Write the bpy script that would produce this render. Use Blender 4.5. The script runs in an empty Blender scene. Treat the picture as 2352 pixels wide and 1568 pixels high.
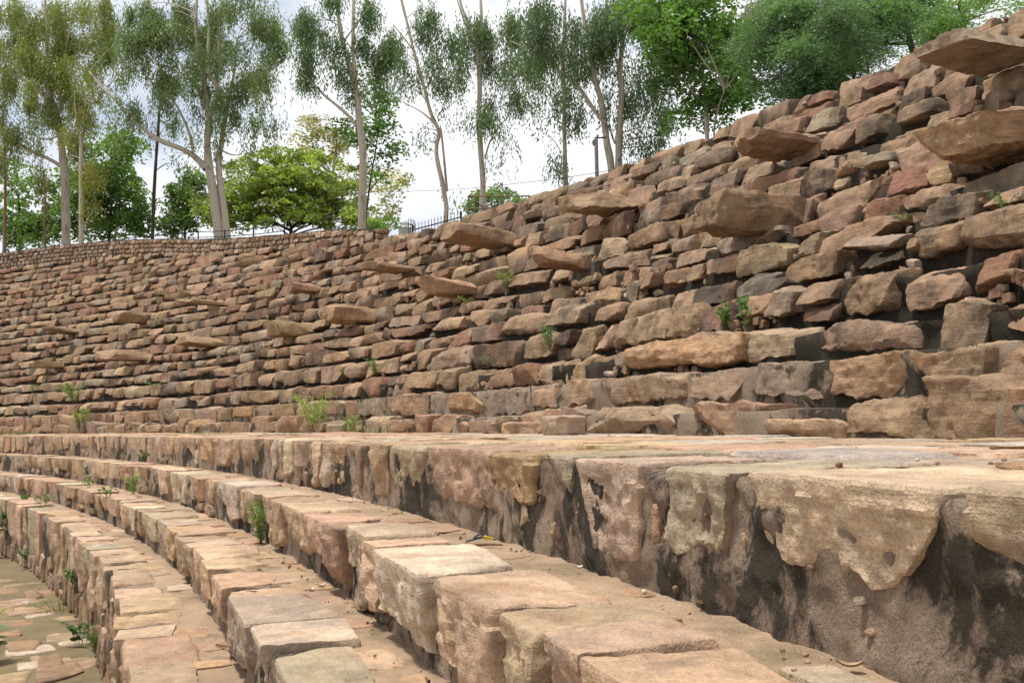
import bpy, math, random
import numpy as np
from mathutils import Matrix, Vector

S = bpy.context.scene
COL = S.collection
R = math.radians
random.seed(7)
RNG = np.random.default_rng(11)

# ------------------------------------------------------------------ camera, sky, sun, exposure
EYE = 0.13965
PITCH = 0.07757
ROLL = 0.01747
cam_data = bpy.data.cameras.new("camera")
cam = bpy.data.objects.new("camera", cam_data)
COL.objects.link(cam)
cam_data.sensor_width = 36.0
cam_data.lens = 36.0
cam_data.clip_start = 0.05
cam_data.clip_end = 3000
cam.matrix_world = (Matrix.Translation((0, 0, EYE)) @ Matrix.Rotation(R(90) + PITCH, 4, 'X')
                    @ Matrix.Rotation(-ROLL, 4, 'Z'))
S.camera = cam

SUN_EL, SUN_AZ = 76.0, 245.0        # azimuth: compass direction the light comes FROM, clockwise from +Y
world = bpy.data.worlds.new("World")
S.world = world
world.use_nodes = True
wn, wl = world.node_tree.nodes, world.node_tree.links
wn.clear()
w_out = wn.new('ShaderNodeOutputWorld')
w_bg = wn.new('ShaderNodeBackground')
sky = wn.new('ShaderNodeTexSky')
sky.sky_type = 'NISHITA'
sky.sun_disc = False
sky.sun_elevation = R(SUN_EL)
sky.sun_rotation = R(SUN_AZ)
sky.air_density = 1.0
sky.dust_density = 2.0
w_tc = wn.new('ShaderNodeTexCoord')
w_map = wn.new('ShaderNodeMapping')
w_map.inputs['Scale'].default_value = (1.0, 1.0, 2.6)
w_noise = wn.new('ShaderNodeTexNoise')
w_noise.inputs['Scale'].default_value = 2.3
w_noise.inputs['Detail'].default_value = 7.0
w_noise.inputs['Roughness'].default_value = 0.55
w_ramp = wn.new('ShaderNodeValToRGB')
w_ramp.color_ramp.elements[0].position = 0.42
w_ramp.color_ramp.elements[0].color = (0.40, 0.40, 0.40, 1)
w_ramp.color_ramp.elements[1].position = 0.55
w_mix = wn.new('ShaderNodeMixRGB')
w_mix.inputs['Color2'].default_value = (7.7, 7.8, 8.0, 1)      # sunlit cloud, in the sky texture's units
wl.new(w_tc.outputs['Generated'], w_map.inputs['Vector'])
wl.new(w_map.outputs['Vector'], w_noise.inputs['Vector'])
wl.new(w_noise.outputs['Fac'], w_ramp.inputs['Fac'])
wl.new(w_ramp.outputs['Color'], w_mix.inputs['Fac'])
wl.new(sky.outputs['Color'], w_mix.inputs['Color1'])
wl.new(w_mix.outputs['Color'], w_bg.inputs['Color'])
w_bg.inputs['Strength'].default_value = 0.12
wl.new(w_bg.outputs['Background'], w_out.inputs['Surface'])

sun_data = bpy.data.lights.new("sun", 'SUN')
sun_data.energy = 3.4
sun_data.angle = R(7)
sun_data.color = (1.0, 0.96, 0.90)
sun = bpy.data.objects.new("sun", sun_data)
COL.objects.link(sun)
az, el = R(SUN_AZ), R(SUN_EL)
sdir = Vector((math.sin(az) * math.cos(el), math.cos(az) * math.cos(el), math.sin(el)))
sun.rotation_euler = sdir.to_track_quat('Z', 'Y').to_euler()
sun.location = sdir * 60

S.view_settings.view_transform = 'Standard'
S.view_settings.look = 'None'
S.view_settings.gamma = 1.0
S.view_settings.exposure = 0.28
S.render.engine = 'CYCLES'
S.cycles.max_bounces = 6
S.cycles.diffuse_bounces = 3
S.cycles.transmission_bounces = 4
S.cycles.transparent_max_bounces = 4

# ------------------------------------------------------------------ plan curve of the bowl
X0, Y0, TH0, K0, K1 = 0.69998, 2.2171, 1.8633, 0.02116, -0.00012
LAND_W = 2.645
T = 0.4156
RISE = 0.345
Z1 = 0.20
_s = np.linspace(-9, 66, 3751)
_th = TH0 + K0 * _s + K1 * _s * _s
_ds = _s[1] - _s[0]
_x = np.concatenate([[0], np.cumsum((np.cos(_th)[1:] + np.cos(_th)[:-1]) / 2 * _ds)])
_y = np.concatenate([[0], np.cumsum((np.sin(_th)[1:] + np.sin(_th)[:-1]) / 2 * _ds)])
_i0 = int(np.argmin(abs(_s)))
_x += X0 - _x[_i0]
_y += Y0 - _y[_i0]


def at(s, o, z):
    """World points for arc position s, outward offset o, height z (arrays)."""
    s, o, z = np.broadcast_arrays(np.asarray(s, float), np.asarray(o, float), np.asarray(z, float))
    th = TH0 + K0 * s + K1 * s * s
    return np.stack([np.interp(s, _s, _x) + np.sin(th) * o, np.interp(s, _s, _y) - np.cos(th) * o, z], -1)


def row_o(k): return LAND_W + (k - 1) * T


DZ = {4: .06, 5: .04, 7: -.05, 8: -.03}
def row_z(k): return Z1 + (k - 1) * RISE + DZ.get(k, 0.0)


STEPS = [(0.0, 0.0), (-0.539, -0.374), (-1.045, -0.700), (-1.541, -0.997)]
FLOOR_Z = -1.909
ROWS = list(range(1, 24))
ROW_S1 = {16: 23.0, 17: 25.5, 18: 29.0, 19: 32.2, 20: 34.8, 21: 37.0, 22: 40.0, 23: 45.0}   # upper courses only exist below the wall
F = 2352.0
CP, SP, CR, SR = math.cos(PITCH), math.sin(PITCH), math.cos(ROLL), math.sin(ROLL)


def project(P):
    P = np.asarray(P, float)
    dz = P[..., 2] - EYE
    zc = P[..., 1] * CP + dz * SP
    zc = np.where(zc < 0.05, 0.05, zc)
    u = P[..., 0] / zc * F
    v = -(dz * CP - P[..., 1] * SP) / zc * F
    return 1176 + u * CR + v * SR, 784 - u * SR + v * CR, zc


def ray(px, py):
    a, b = px - 1176, py - 784
    u, v = a * CR - b * SR, a * SR + b * CR
    u, v = u / F, v / F
    return np.array([u, CP + v * SP, SP - v * CP])      # per unit camera depth


def pt(px, py, depth):
    d = ray(px, py)
    return np.array([0, 0, EYE]) + d * depth / d[1]


def so_of(P):
    """arc position and outward offset of world points"""
    P = np.atleast_2d(P)
    D = (P[:, None, 0] - _x[None, ::5]) ** 2 + (P[:, None, 1] - _y[None, ::5]) ** 2
    j = np.argmin(D, 1)
    s = _s[::5][j]
    th = TH0 + K0 * s + K1 * s * s
    dx, dy = P[:, 0] - _x[::5][j], P[:, 1] - _y[::5][j]
    s2 = s + dx * np.cos(th) + dy * np.sin(th)
    o = dx * np.sin(th) - dy * np.cos(th)
    return s2, o


def ground_z(o):
    o = np.asarray(o, float)
    z = np.full(o.shape, FLOOR_Z)
    for so, sz in STEPS[::-1]:
        z = np.where(o >= so, sz, z)
    for k in ROWS:
        z = np.where(o >= row_o(k), row_z(k), z)
    return z


def hit(px, py):
    """first point of the stepped ground along the sight line through a photo pixel (2352 wide)"""
    d = ray(px, py)
    t = np.linspace(1.2, 60, 6000) / d[1]
    P = np.array([0, 0, EYE]) + t[:, None] * d
    s, o = so_of(P)
    g = ground_z(o)
    i = int(np.argmax(P[:, 2] < g))
    return P[i], float(s[i]), float(o[i])


# ------------------------------------------------------------------ noise
def _h(ix, iy, iz):
    n = (ix.astype(np.int64) * 374761393 + iy.astype(np.int64) * 668265263 + iz.astype(np.int64) * 2147483647) & 0xffffffff
    n = ((n ^ (n >> 13)) * 1274126177) & 0xffffffff
    n = ((n ^ (n >> 16)) * 2246822519) & 0xffffffff
    return ((n ^ (n >> 15)) & 0xffff) / 65535.0


def vnoise(p):
    i = np.floor(p)
    f = p - i
    f = f * f * (3 - 2 * f)
    i = i.astype(np.int64)
    x, y, z = i[..., 0], i[..., 1], i[..., 2]
    fx, fy, fz = f[..., 0], f[..., 1], f[..., 2]
    def L(a, b, t): return a + (b - a) * t
    return 2 * L(L(L(_h(x, y, z), _h(x + 1, y, z), fx), L(_h(x, y + 1, z), _h(x + 1, y + 1, z), fx), fy),
                 L(L(_h(x, y, z + 1), _h(x + 1, y, z + 1), fx), L(_h(x, y + 1, z + 1), _h(x + 1, y + 1, z + 1), fx), fy), fz) - 1


def fbm(p, octv=3, gain=0.5):
    a, t = 1.0, 0.0
    for k in range(octv):
        t = t + a * vnoise(p * (2.03 ** k) + 17.3 * k)
        a *= gain
    return t


# ------------------------------------------------------------------ materials
def new_mat(name):
    m = bpy.data.materials.new(name)
    m.use_nodes = True
    n, l = m.node_tree.nodes, m.node_tree.links
    b = n['Principled BSDF']
    b.inputs['Specular IOR Level'].default_value = 0.25
    return m, n, l, b


def noise(n, l, vec, scale, detail=4, rough=0.55, dist=0.0):
    t = n.new('ShaderNodeTexNoise')
    t.inputs['Scale'].default_value = scale
    t.inputs['Detail'].default_value = detail
    t.inputs['Roughness'].default_value = rough
    t.inputs['Distortion'].default_value = dist
    if vec is not None:
        l.new(vec, t.inputs['Vector'])
    return t.outputs['Fac']


def ramp(n, l, fac, p0, p1, c0=(0, 0, 0, 1), c1=(1, 1, 1, 1)):
    r = n.new('ShaderNodeValToRGB')
    r.color_ramp.elements[0].position = p0
    r.color_ramp.elements[1].position = p1
    r.color_ramp.elements[0].color = c0
    r.color_ramp.elements[1].color = c1
    l.new(fac, r.inputs['Fac'])
    return r.outputs['Color']


def mixc(n, l, fac, a, b, mode='MIX'):
    m = n.new('ShaderNodeMixRGB')
    m.blend_type = mode
    for sock, v in (('Fac', fac), ('Color1', a), ('Color2', b)):
        if hasattr(v, 'is_output'):
            l.new(v, m.inputs[sock])
        else:
            m.inputs[sock].default_value = v
    return m.outputs['Color']


def math_n(n, l, op, a, b=None):
    m = n.new('ShaderNodeMath')
    m.operation = op
    for i, v in enumerate((a, b)):
        if v is None: continue
        if hasattr(v, 'is_output'): l.new(v, m.inputs[i])
        else: m.inputs[i].default_value = v
    return m.outputs[0]


def bump(n, l, b, heights, dist=0.01, strength=1.0):
    """heights: list of (socket, weight)"""
    tot = None
    for h, w in heights:
        v = math_n(n, l, 'MULTIPLY', h, w)
        tot = v if tot is None else math_n(n, l, 'ADD', tot, v)
    k = n.new('ShaderNodeBump')
    k.inputs['Distance'].default_value = dist
    k.inputs['Strength'].default_value = strength
    l.new(tot, k.inputs['Height'])
    l.new(k.outputs['Normal'], b.inputs['Normal'])


def stone_material():
    m, n, l, b = new_mat("weathered_sandstone")
    geo = n.new('ShaderNodeNewGeometry').outputs['Position']
    at_ = n.new('ShaderNodeAttribute')
    at_.attribute_name = 'tint'
    tint, age = at_.outputs['Color'], at_.outputs['Alpha']
    st = n.new('ShaderNodeMapping')
    st.inputs['Scale'].default_value = (1, 1, 0.35)
    l.new(geo, st.inputs['Vector'])
    layer = n.new('ShaderNodeMapping')
    layer.inputs['Scale'].default_value = (1.2, 1.2, 9.0)
    layer.inputs['Rotation'].default_value = (0.25, 0.35, 0.2)
    l.new(geo, layer.inputs['Vector'])
    nA = noise(n, l, geo, 3.2, 5, 0.6, 0.6)
    nB = noise(n, l, geo, 11.0, 6, 0.65)
    nC = noise(n, l, geo, 95.0, 3, 0.7)
    nL = noise(n, l, layer.outputs['Vector'], 2.2, 5, 0.6, 0.4)
    c = mixc(n, l, ramp(n, l, nA, 0.3, 0.72), mixc(n, l, 1.0, tint, (0.74, 0.70, 0.68, 1), 'MULTIPLY'), mixc(n, l, 1.0, tint, (1.22, 1.16, 1.08, 1), 'MULTIPLY'))
    # rust and purple iron bands
    rust = ramp(n, l, noise(n, l, geo, 2.1, 5, 0.6, 1.2), 0.55, 0.70)
    c = mixc(n, l, math_n(n, l, 'MULTIPLY', rust, 0.45), c, (0.34, 0.175, 0.075, 1))
    pur = ramp(n, l, noise(n, l, layer.outputs['Vector'], 0.9, 4, 0.6, 1.0), 0.56, 0.70)
    c = mixc(n, l, math_n(n, l, 'MULTIPLY', pur, 0.34), c, (0.20, 0.115, 0.088, 1))
    pale = ramp(n, l, noise(n, l, geo, 4.4, 6, 0.7, 0.5), 0.60, 0.74)
    c = mixc(n, l, math_n(n, l, 'MULTIPLY', pale, 0.40), c, (0.48, 0.42, 0.34, 1))
    c = mixc(n, l, 0.55, c, ramp(n, l, nL, 0.25, 0.75, (0.55, 0.52, 0.50, 1), (1.25, 1.2, 1.15, 1)), 'MULTIPLY')
    c = mixc(n, l, 0.8, c, ramp(n, l, nB, 0.25, 0.75, (0.66, 0.65, 0.64, 1), (1.28, 1.27, 1.25, 1)), 'MULTIPLY')
    c = mixc(n, l, 0.6, c, ramp(n, l, nC, 0.3, 0.7, (0.62, 0.62, 0.62, 1), (1.35, 1.34, 1.32, 1)), 'MULTIPLY')
    # black algae stains, more of them where the alpha of the tint says the stone is old
    sA = noise(n, l, st.outputs['Vector'], 2.6, 8, 0.7, 0.3)
    thr = math_n(n, l, 'SUBTRACT', 1.0, math_n(n, l, 'MULTIPLY', age, 0.52))
    k = math_n(n, l, 'MULTIPLY', math_n(n, l, 'SUBTRACT', math_n(n, l, 'MULTIPLY', sA, 1.45), thr), 3.0)
    k.node.use_clamp = True
    c = mixc(n, l, math_n(n, l, 'MULTIPLY', k, 0.82), c, (0.052, 0.045, 0.037, 1))
    # pale lichen crust in small flecks
    li = ramp(n, l, noise(n, l, geo, 38.0, 5, 0.75, 0.3), 0.63, 0.72)
    lm = ramp(n, l, noise(n, l, geo, 1.7, 2), 0.5, 0.65)
    c = mixc(n, l, math_n(n, l, 'MULTIPLY', math_n(n, l, 'MULTIPLY', li, lm), 0.5), c, (0.50, 0.46, 0.40, 1))
    l.new(c, b.inputs['Base Color'])
    b.inputs['Roughness'].default_value = 0.88
    bump(n, l, b, [(nB, 1.0), (nC, 0.30), (nL, 0.9), (noise(n, l, geo, 30.0, 5, 0.7), 0.6)], 0.022, 0.9)
    return m


def mortar_material(name, base, moss, crust=1.0):
    m, n, l, b = new_mat(name)
    geo = n.new('ShaderNodeNewGeometry').outputs['Position']
    st = n.new('ShaderNodeMapping')
    st.inputs['Scale'].default_value = (1, 1, 0.75)
    l.new(geo, st.inputs['Vector'])
    nB = noise(n, l, geo, 16.0, 6, 0.7)
    nC = noise(n, l, geo, 120.0, 4, 0.75)
    c = mixc(n, l, ramp(n, l, noise(n, l, geo, 3.0, 5, 0.6), 0.3, 0.7), tuple(x * 0.85 for x in base) + (1,), tuple(x * 1.3 for x in base) + (1,))
    red = ramp(n, l, noise(n, l, geo, 1.9, 5, 0.65, 0.5), 0.52, 0.66)
    c = mixc(n, l, math_n(n, l, 'MULTIPLY', red, 0.55), c, (0.15, 0.075, 0.055, 1))
    dk = ramp(n, l, noise(n, l, st.outputs['Vector'], 2.2, 12, 0.70, 0.5), moss, moss + 0.055)
    c = mixc(n, l, math_n(n, l, 'MULTIPLY', dk, 0.92), c, (0.042, 0.036, 0.024, 1))
    gr = ramp(n, l, noise(n, l, geo, 2.9, 7, 0.7), 0.60, 0.70)
    c = mixc(n, l, math_n(n, l, 'MULTIPLY', math_n(n, l, 'MULTIPLY', gr, dk), 0.5), c, (0.038, 0.050, 0.018, 1))
    c = mixc(n, l, 0.85, c, ramp(n, l, nC, 0.3, 0.72, (0.55, 0.55, 0.55, 1), (1.45, 1.43, 1.4, 1)), 'MULTIPLY')
    l.new(c, b.inputs['Base Color'])
    b.inputs['Roughness'].default_value = 0.95
    bump(n, l, b, [(nB, 0.7), (noise(n, l, geo, 55.0, 5, 0.75), 0.8), (nC, 0.55)], 0.03 * crust, 1.0)
    return m


def sand_material(name, base, grit=1.0):
    m, n, l, b = new_mat(name)
    geo = n.new('ShaderNodeNewGeometry').outputs['Position']
    nB = noise(n, l, geo, 9.0, 6, 0.65)
    nC = noise(n, l, geo, 150.0, 3, 0.7)
    c = mixc(n, l, ramp(n, l, noise(n, l, geo, 2.2, 5, 0.6), 0.3, 0.7), tuple(x * 0.75 for x in base) + (1,), tuple(x * 1.15 for x in base) + (1,))
    alg = ramp(n, l, noise(n, l, geo, 2.8, 7, 0.7, 0.5), 0.50, 0.66)
    c = mixc(n, l, math_n(n, l, 'MULTIPLY', alg, 0.62), c, (0.115, 0.095, 0.05, 1))
    c = mixc(n, l, 0.8, c, ramp(n, l, nC, 0.3, 0.72, (0.62, 0.62, 0.62, 1), (1.4, 1.38, 1.35, 1)), 'MULTIPLY')
    l.new(c, b.inputs['Base Color'])
    b.inputs['Roughness'].default_value = 0.95
    bump(n, l, b, [(nB, 1.0), (nC, 0.4)], 0.018 * grit, 0.9)
    return m


def plain_material(name, col, rough=0.6, metal=0.0, var=0.25, scale=20.0, bump_d=0.0):
    m, n, l, b = new_mat(name)
    geo = n.new('ShaderNodeNewGeometry').outputs['Position']
    f = noise(n, l, geo, scale, 5, 0.65)
    c = mixc(n, l, ramp(n, l, f, 0.3, 0.7), tuple(x * (1 - var) for x in col) + (1,), tuple(x * (1 + var) for x in col) + (1,))
    l.new(c, b.inputs['Base Color'])
    b.inputs['Roughness'].default_value = rough
    b.inputs['Metallic'].default_value = metal
    if bump_d: bump(n, l, b, [(f, 1.0)], bump_d, 0.8)
    return m


def bark_material(name, pale, dark, patch=0.55):
    m, n, l, b = new_mat(name)
    geo = n.new('ShaderNodeNewGeometry').outputs['Position']
    st = n.new('ShaderNodeMapping')
    st.inputs['Scale'].default_value = (1, 1, 0.28)
    l.new(geo, st.inputs['Vector'])
    f = noise(n, l, st.outputs['Vector'], 4.5, 6, 0.7, 0.6)
    g = noise(n, l, st.outputs['Vector'], 22.0, 5, 0.7)
    c = mixc(n, l, ramp(n, l, f, patch, patch + 0.12), pale + (1,), dark + (1,))
    c = mixc(n, l, 0.8, c, ramp(n, l, g, 0.3, 0.7, (0.68, 0.67, 0.66, 1), (1.2, 1.2, 1.18, 1)), 'MULTIPLY')
    l.new(c, b.inputs['Base Color'])
    b.inputs['Roughness'].default_value = 0.85
    bump(n, l, b, [(f, 1.0), (g, 0.6)], 0.03, 0.7)
    return m


def leaf_material(name, trans=0.4, gloss=0.12):
    m = bpy.data.materials.new(name)
    m.use_nodes = True
    n, l = m.node_tree.nodes, m.node_tree.links
    n.clear()
    out = n.new('ShaderNodeOutputMaterial')
    a = n.new('ShaderNodeAttribute')
    a.attribute_name = 'tint'
    d = n.new('ShaderNodeBsdfDiffuse')
    t = n.new('ShaderNodeBsdfTranslucent')
    g = n.new('ShaderNodeBsdfGlossy')
    g.inputs['Roughness'].default_value = 0.45
    l.new(a.outputs['Color'], d.inputs['Color'])
    l.new(mixc(n, l, 1.0, a.outputs['Color'], (1.5, 1.7, 0.8, 1), 'MULTIPLY'), t.inputs['Color'])
    m1 = n.new('ShaderNodeMixShader')
    m1.inputs[0].default_value = trans
    l.new(d.outputs[0], m1.inputs[1]); l.new(t.outputs[0], m1.inputs[2])
    m2 = n.new('ShaderNodeMixShader')
    m2.inputs[0].default_value = gloss * 0.5
    l.new(m1.outputs[0], m2.inputs[1]); l.new(g.outputs[0], m2.inputs[2])
    l.new(m2.outputs[0], out.inputs['Surface'])
    return m


M_STONE = stone_material()
M_MORTAR = mortar_material("mossy_lime_mortar", (0.36, 0.27, 0.195), 0.492)
M_MORTAR2 = mortar_material("pinkish_mortar", (0.33, 0.25, 0.18), 0.50)
M_SOIL = mortar_material("dark_soil_packing", (0.060, 0.044, 0.033), 0.45)
M_SAND = sand_material("sandy_tread_mortar", (0.39, 0.275, 0.18))
M_EARTH = sand_material("damp_sandy_earth", (0.22, 0.17, 0.095), 1.5)
M_GROUND = sand_material("grassy_plateau_earth", (0.10, 0.11, 0.045), 1.5)
M_LEAF = leaf_material("leaf_blades")
M_BARK = bark_material("pale_peeling_bark", (0.47, 0.395, 0.315), (0.20, 0.15, 0.11), 0.55)
M_BARKD = bark_material("dark_rough_bark", (0.075, 0.058, 0.045), (0.035, 0.028, 0.022))
M_BARKB = bark_material("ruddy_brown_bark", (0.21, 0.125, 0.08), (0.10, 0.065, 0.045))
M_BLACK = plain_material("black_painted_iron", (0.018, 0.018, 0.018), 0.5)
M_RUST = plain_material("rusted_steel_angle", (0.20, 0.13, 0.095), 0.7)
M_CONC = plain_material("weathered_concrete", (0.30, 0.27, 0.24), 0.85, 0, 0.25, 6.0, 0.004)
M_WHITE = plain_material("whitewashed_plaster", (0.52, 0.52, 0.51), 0.8, 0, 0.08)
M_DRY = plain_material("dry_leaf_brown", (0.36, 0.24, 0.14), 0.8, 0, 0.4, 60)
M_TWIG = plain_material("dry_twig_brown", (0.17, 0.075, 0.04), 0.8, 0, 0.4, 60)
M_SHELL = plain_material("bleached_seed_pod", (0.62, 0.55, 0.44), 0.7, 0, 0.15, 40)
M_YELL = plain_material("yellow_insulation", (0.55, 0.40, 0.03), 0.5)
M_BLUE = plain_material("grey_blue_cable", (0.055, 0.075, 0.085), 0.5)


# ------------------------------------------------------------------ mesh and object helpers
def mk_mesh(name, V, Q, mats, tint=None, smooth=True, midx=None, sharp=None):
    me = bpy.data.meshes.new(name)
    V = np.ascontiguousarray(V, np.float32)
    Q = np.ascontiguousarray(Q, np.int32)
    nv, nf, c = len(V), len(Q), Q.shape[1]
    me.vertices.add(nv)
    me.vertices.foreach_set('co', V.ravel())
    me.loops.add(nf * c)
    me.loops.foreach_set('vertex_index', Q.ravel())
    me.polygons.add(nf)
    me.polygons.foreach_set('loop_start', np.arange(0, nf * c, c, dtype=np.int32))
    me.polygons.foreach_set('loop_total', np.full(nf, c, np.int32))
    me.polygons.foreach_set('use_smooth', np.full(nf, smooth))
    for m in (mats if isinstance(mats, (list, tuple)) else [mats]):
        me.materials.append(m)
    if midx is not None:
        me.polygons.foreach_set('material_index', np.ascontiguousarray(midx, np.int32))
    if tint is not None:
        a = me.color_attributes.new('tint', 'FLOAT_COLOR', 'POINT')
        tt = np.asarray(tint, np.float32)
        if tt.ndim == 1: tt = np.tile(tt, (nv, 1))
        a.data.foreach_set('color', np.ascontiguousarray(tt).ravel())
    me.update(calc_edges=True)
    if sharp: me.set_sharp_from_angle(angle=R(sharp))
    return me


def link(name, me, parent=None, ploc=(0, 0, 0), loc=None):
    """link mesh (world coordinates in me) with its origin at loc or its base centre"""
    o = bpy.data.objects.new(name, me)
    if loc is None:
        co = np.empty(len(me.vertices) * 3, np.float32)
        me.vertices.foreach_get('co', co)
        co = co.reshape(-1, 3)
        loc = np.array([co[:, 0].mean(), co[:, 1].mean(), co[:, 2].min()])
        me.vertices.foreach_set('co', (co - loc.astype(np.float32)).ravel())
    else:
        loc = np.zeros(3)
    COL.objects.link(o)
    if parent is not None:
        o.parent = parent
        loc = loc - np.array(parent.location)
    o.location = tuple(float(v) for v in loc)
    return o


def empty(name, loc, label, cat, group=None):
    o = bpy.data.objects.new(name, None)
    o.location = tuple(float(v) for v in loc)
    o.empty_display_size = 0.2
    COL.objects.link(o)
    tag(o, label, cat, group)
    return o


def tag(o, label=None, cat=None, group=None, kind=None):
    if label: o['label'] = label
    if cat: o['category'] = cat
    if group: o['group'] = group
    if kind: o['kind'] = kind
    return o


class Bag:
    """collects quads and vertices for one mesh"""
    def __init__(s): s.V, s.Q, s.T, s.M, s.n = [], [], [], [], 0
    def add(s, V, Q, tint=None, m=0):
        V = np.asarray(V, float); Q = np.asarray(Q, int)
        s.V.append(V); s.Q.append(Q + s.n); s.n += len(V)
        if tint is not None:
            t = np.asarray(tint, float)
            s.T.append(np.tile(t, (len(V), 1)) if t.ndim == 1 else t)
        s.M.append(np.full(len(Q), m))
    def mesh(s, name, mats, smooth=True, sharp=None):
        return mk_mesh(name, np.concatenate(s.V), np.concatenate(s.Q), mats, np.concatenate(s.T) if s.T else None, smooth,
                       np.concatenate(s.M) if isinstance(mats, (list, tuple)) else None, sharp)


_GRID = {}
def cube_grid(nx, ny, nz):
    key = (nx, ny, nz)
    if key in _GRID: return _GRID[key]
    idx, verts, quads = {}, [], []
    def vid(i, j, k):
        t = (i, j, k)
        if t not in idx:
            idx[t] = len(verts)
            verts.append((2 * i / nx - 1, 2 * j / ny - 1, 2 * k / nz - 1))
        return idx[t]
    for i in range(nx):
        for j in range(ny):
            quads.append((vid(i, j, 0), vid(i, j + 1, 0), vid(i + 1, j + 1, 0), vid(i + 1, j, 0)))
            quads.append((vid(i, j, nz), vid(i + 1, j, nz), vid(i + 1, j + 1, nz), vid(i, j + 1, nz)))
    for i in range(nx):
        for k in range(nz):
            quads.append((vid(i, 0, k), vid(i + 1, 0, k), vid(i + 1, 0, k + 1), vid(i, 0, k + 1)))
            quads.append((vid(i, ny, k), vid(i, ny, k + 1), vid(i + 1, ny, k + 1), vid(i + 1, ny, k)))
    for j in range(ny):
        for k in range(nz):
            quads.append((vid(0, j, k), vid(0, j, k + 1), vid(0, j + 1, k + 1), vid(0, j + 1, k)))
            quads.append((vid(nx, j, k), vid(nx, j + 1, k), vid(nx, j + 1, k + 1), vid(nx, j, k + 1)))
    _GRID[key] = (np.array(verts), np.array(quads))
    return _GRID[key]


def stone(W, D, H, edge, seed, kexp=7.0, cj=0.10, planes=5, dmin=0.70, dmax=0.95, amp=(0.09, 0.03), corners=None, protect_top=False, maxn=60, jag=0.0):
    """an irregular block: verts in (u, v, w): u -W/2..W/2, v 0..D inward, w 0..H; quads"""
    rng = np.random.default_rng(seed)
    nx, ny, nz = (int(np.clip(round(x / edge), 3, maxn)) for x in (W, D, H))
    g, Q = cube_grid(nx, ny, nz)
    q = g / (np.sum(np.abs(g) ** kexp, 1) ** (1 / kexp))[:, None]
    for _ in range(planes):
        nrm = rng.normal(size=3)
        nrm[rng.integers(3)] *= 0.25
        if protect_top and nrm[2] > 0: nrm[2] *= -1
        nrm /= np.linalg.norm(nrm)
        d = rng.uniform(dmin, dmax) * np.abs(nrm).sum() * 0.97
        t = q @ nrm - d
        q = q - np.maximum(t, 0)[:, None] * nrm * 0.95
    dims = np.array([W, D, H])
    C = rng.uniform(-cj, cj, (2, 2, 2, 3))
    if protect_top: C[:, :, 1, 2] *= 0.1
    C[..., 1] *= min(1.0, 0.22 / D)
    if corners is not None:
        corners = corners.copy(); corners[:, 0, :, 1] *= min(1.0, 0.4 / D); C = C + corners
    a, b, c = ((q[:, i] + 1) / 2 for i in range(3))
    off = np.zeros_like(q)
    for i in (0, 1):
        for j in (0, 1):
            for k in (0, 1):
                wgt = (a if i else 1 - a) * (b if j else 1 - b) * (c if k else 1 - c)
                off += wgt[:, None] * C[i, j, k]
    p = (q * 0.5 + off) * dims
    nrm = np.sign(q) * np.abs(q) ** 3
    nrm /= np.linalg.norm(nrm, axis=1)[:, None] + 1e-9
    md = min(W, H, D)
    sd = rng.uniform(0, 900, 3)
    dsp = amp[0] * md * fbm(p / md * 1.1 + sd, 2) + amp[1] * md * fbm(p / md * 4.0 + sd + 31, 2)
    if edge < 0.05:
        dsp = dsp + 0.016 * (0.4 - np.abs(fbm(p * 11.0 + sd, 3, 0.6)))
        dsp = dsp + 0.020 * (np.floor(2.2 * fbm(p * 4.5 + sd + 9, 2)) / 2.2) * (md / .3)
    if jag:         # a ragged lower outline
        low = np.clip(-q[:, 2] * .8 + .2, 0, 1)
        one = np.stack([p[:, 0] * 9, p[:, 0] * 0 + sd[0], p[:, 0] * 0], -1)
        p[:, 2] += low * jag * H * (fbm(one, 3, .6) * .8 + np.abs(vnoise(one * 1.7 + 5)) * .5)
    if protect_top: dsp = dsp * np.where(q[:, 2] > 0.6, 0.35, 1.0)
    p = p + nrm * dsp[:, None]
    p[:, 1] += D / 2
    p[:, 2] += H / 2
    return p, Q


def rotuv(p, ang, pivot):
    """tilt in the face plane (u, w)"""
    c, s = math.cos(ang), math.sin(ang)
    q = p.copy()
    du, dw = p[:, 0] - pivot[0], p[:, 2] - pivot[1]
    q[:, 0] = pivot[0] + du * c - dw * s
    q[:, 2] = pivot[1] + du * s + dw * c
    return q


def place(p, s0, o0, z0):
    """local stone verts to world: s runs right to left in the picture, u too"""
    kap = K0 + 2 * K1 * s0
    return at(s0 + p[:, 0] / (1 + kap * o0), o0 + p[:, 1], z0 + p[:, 2])


TAN, PINK, GREY, BUFF, RED, ORANGE, PALE = ((0.338, 0.246, 0.166), (0.334, 0.232, 0.158), (0.305, 0.252, 0.188), (0.395, 0.292, 0.200),
                                            (0.264, 0.160, 0.108), (0.388, 0.265, 0.160), (0.520, 0.430, 0.350))
def tint(pal, age):
    c = np.array(random.choice(pal)) * random.uniform(0.86, 1.12)
    c = c * np.array([random.uniform(.95, 1.05), random.uniform(.96, 1.04), random.uniform(.92, 1.08)])
    return np.array([c[0], c[1], c[2], age])


def edge_len(P, q=4.0):
    """grid spacing so that one quad is about q pixels of the 1024 wide picture"""
    d = max(1.2, float(np.linalg.norm(np.asarray(P) - np.array([0, 0, EYE]))))
    return q * d / 1024.0


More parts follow.
